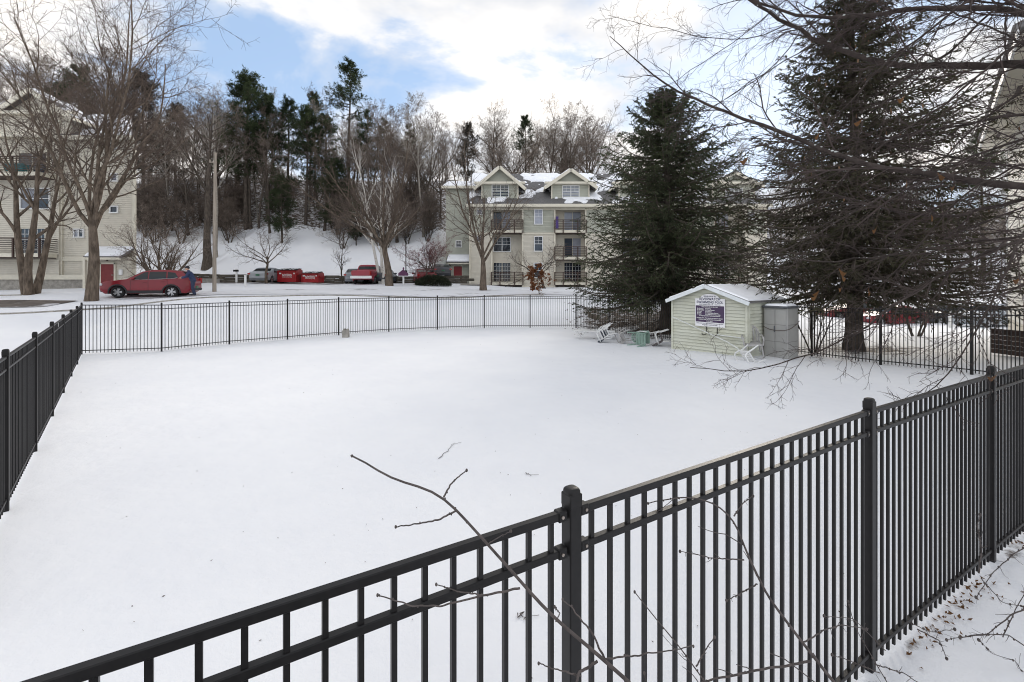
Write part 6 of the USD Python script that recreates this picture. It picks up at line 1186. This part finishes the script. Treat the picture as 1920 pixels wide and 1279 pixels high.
shoots('long bare shoot reaching over the near fence at the lower centre', [
    ([(1215, 1310), (1130, 1235), (1060, 1180), (1010, 1130), (985, 1100), (950, 1060), (905, 1010), (880, 980), (850, 950), (830, 930), (790, 912), (740, 905), (700, 880), (660, 855)], 1.18, 1.25, .0100, .0024), ([(832, 932), (845, 908), (858, 895), (875, 882)], 1.22, 1.2, .0026, .0014), ([(857, 958), (820, 975), (785, 982), (742, 988)], 1.22, 1.2, .0028, .0015),
    ([(975, 1103), (900, 1118), (830, 1136), (780, 1137), (740, 1125), (708, 1116)], 1.2, 1.14, .0030, .0014), ([(915, 1117), (870, 1112), (818, 1096)], 1.18, 1.15, .0020, .0012), ([(912, 1022), (935, 1008), (958, 996)], 1.2, 1.22, .0016, .0010), ([(1042, 1166), (1050, 1150), (1040, 1138)], 1.19, 1.19, .0016, .0011),
    ([(1135, 1240), (1112, 1190), (1085, 1155), (1055, 1124)], 1.2, 1.25, .0032, .0014), ([(1120, 1240), (1085, 1262), (1078, 1310)], 1.2, 1.15, .0035, .003), ([(1135, 1236), (1180, 1230), (1240, 1222), (1300, 1212)], 1.2, 1.3, .0024, .0012), ([(1090, 1268), (1040, 1255), (1010, 1244)], 1.18, 1.15, .002, .0013)], seed=3, extra=0, root=(.36, .95))
shoots('bare branching shoot in front of the near fence right of the first big post', [([(1590, 1310), (1500, 1200), (1440, 1120), (1400, 1040), (1375, 972), (1340, 942), (1290, 931), (1215, 944)], 1.75, 2.0, .0105, .0022), ([(1376, 968), (1392, 945), (1412, 930)], 1.95, 2.0, .003, .0015), ([(1395, 1050), (1335, 1046), (1275, 1034)], 1.9, 1.9, .003, .0014), ([(1420, 1095), (1390, 1112), (1362, 1126)], 1.85, 1.82, .003, .0014), ([(1505, 1205), (1545, 1182), (1580, 1172), (1625, 1180)], 1.85, 1.95, .003, .0014), ([(1520, 1240), (1430, 1255), (1320, 1278), (1250, 1300)], 1.8, 1.7, .0045, .003)], seed=5, root=(1.2, 1.5))
shoots('small bare shoots at the bottom between the two big fence posts', [([(1345, 1310), (1280, 1220), (1230, 1160), (1190, 1110)], 1.5, 1.6, .0045, .0016), ([(1305, 1250), (1325, 1215), (1340, 1195)], 1.52, 1.55, .0025, .0014), ([(1240, 1310), (1205, 1275), (1208, 1262)], 1.45, 1.45, .003, .0016)], seed=7, root=(.62, 1.15))
shoots('thin twigs growing at the foot of the second big fence post', [([(1680, 1310), (1640, 1240), (1605, 1180), (1590, 1128)], 2.3, 2.45, .004, .0015), ([(1640, 1245), (1700, 1265), (1735, 1290)], 2.3, 2.3, .003, .0018), ([(1650, 1262), (1590, 1238), (1560, 1228)], 2.3, 2.25, .0025, .0014), ([(1660, 1220), (1600, 1160), (1545, 1155)], 2.4, 2.4, .0024, .0013)], seed=9, root=(1.95, 2.25))
shoots('tangled bare brambles on the snow at the lower right corner', [([(1960, 1130), (1900, 1150), (1850, 1190), (1800, 1196)], 3.1, 3.2, .005, .0018), ([(1960, 1240), (1890, 1190), (1830, 1190), (1775, 1200)], 3.0, 3.1, .0045, .0016), ([(1835, 1075), (1840, 1030), (1832, 985), (1838, 965)], 3.6, 3.7, .006, .002), ([(1960, 1000), (1900, 1040), (1860, 1075), (1830, 1120)], 3.6, 3.5, .0045, .002), ([(1880, 1195), (1905, 1140), (1935, 1090), (1960, 1075)], 3.2, 3.3, .0035, .0016), ([(1940, 1300), (1905, 1240), (1860, 1225), (1835, 1200)], 3.0, 3.0, .003, .0015), ([(1840, 1085), (1880, 1130), (1930, 1140)], 3.5, 3.5, .0035, .0016), ([(1720, 1180), (1760, 1200), (1775, 1235)], 3.0, 2.95, .004, .0018), ([(1700, 1165), (1745, 1185), (1790, 1180)], 3.1, 3.1, .003, .0015)], seed=11, extra=9, root=(3.4, 3.1))
# twigs fallen on the snow
for i, (px, py, px2, py2, lb) in enumerate([(822, 862, 856, 832, 'curved fallen twig lying on the snow above the near fence'), (985, 888, 998, 894, 'tiny twig on the snow right of the fallen curved twig'), (970, 1150, 985, 1162, 'little bent twig on the snow seen through the near fence'), (1440, 690 + 60, 1466, 772, 'short twig on the snow left of the second big post')]):
    def onsnow(a, b): d = 2.6 * 850 / (b - 530); return np.array([X(a, d), d])
    a, b = onsnow(px, py), onsnow(px2, py2); r = np.random.default_rng(i); t = np.linspace(0, 1, 8); q = a + (b - a) * t[:, None] + r.normal(0, .02, (8, 2)); z = H(q[:, 0], q[:, 1]) + .012; m = MB().tube(np.c_[q, z], np.linspace(.005, .002, 8), 5)
    m.tube(np.c_[q[5:8] + [[0, 0], [.04, .03], [.1, .04]], z[5:8]], .002, 4); single('fallen_twig', m, MATS['near_bark'], lb, 'twig')
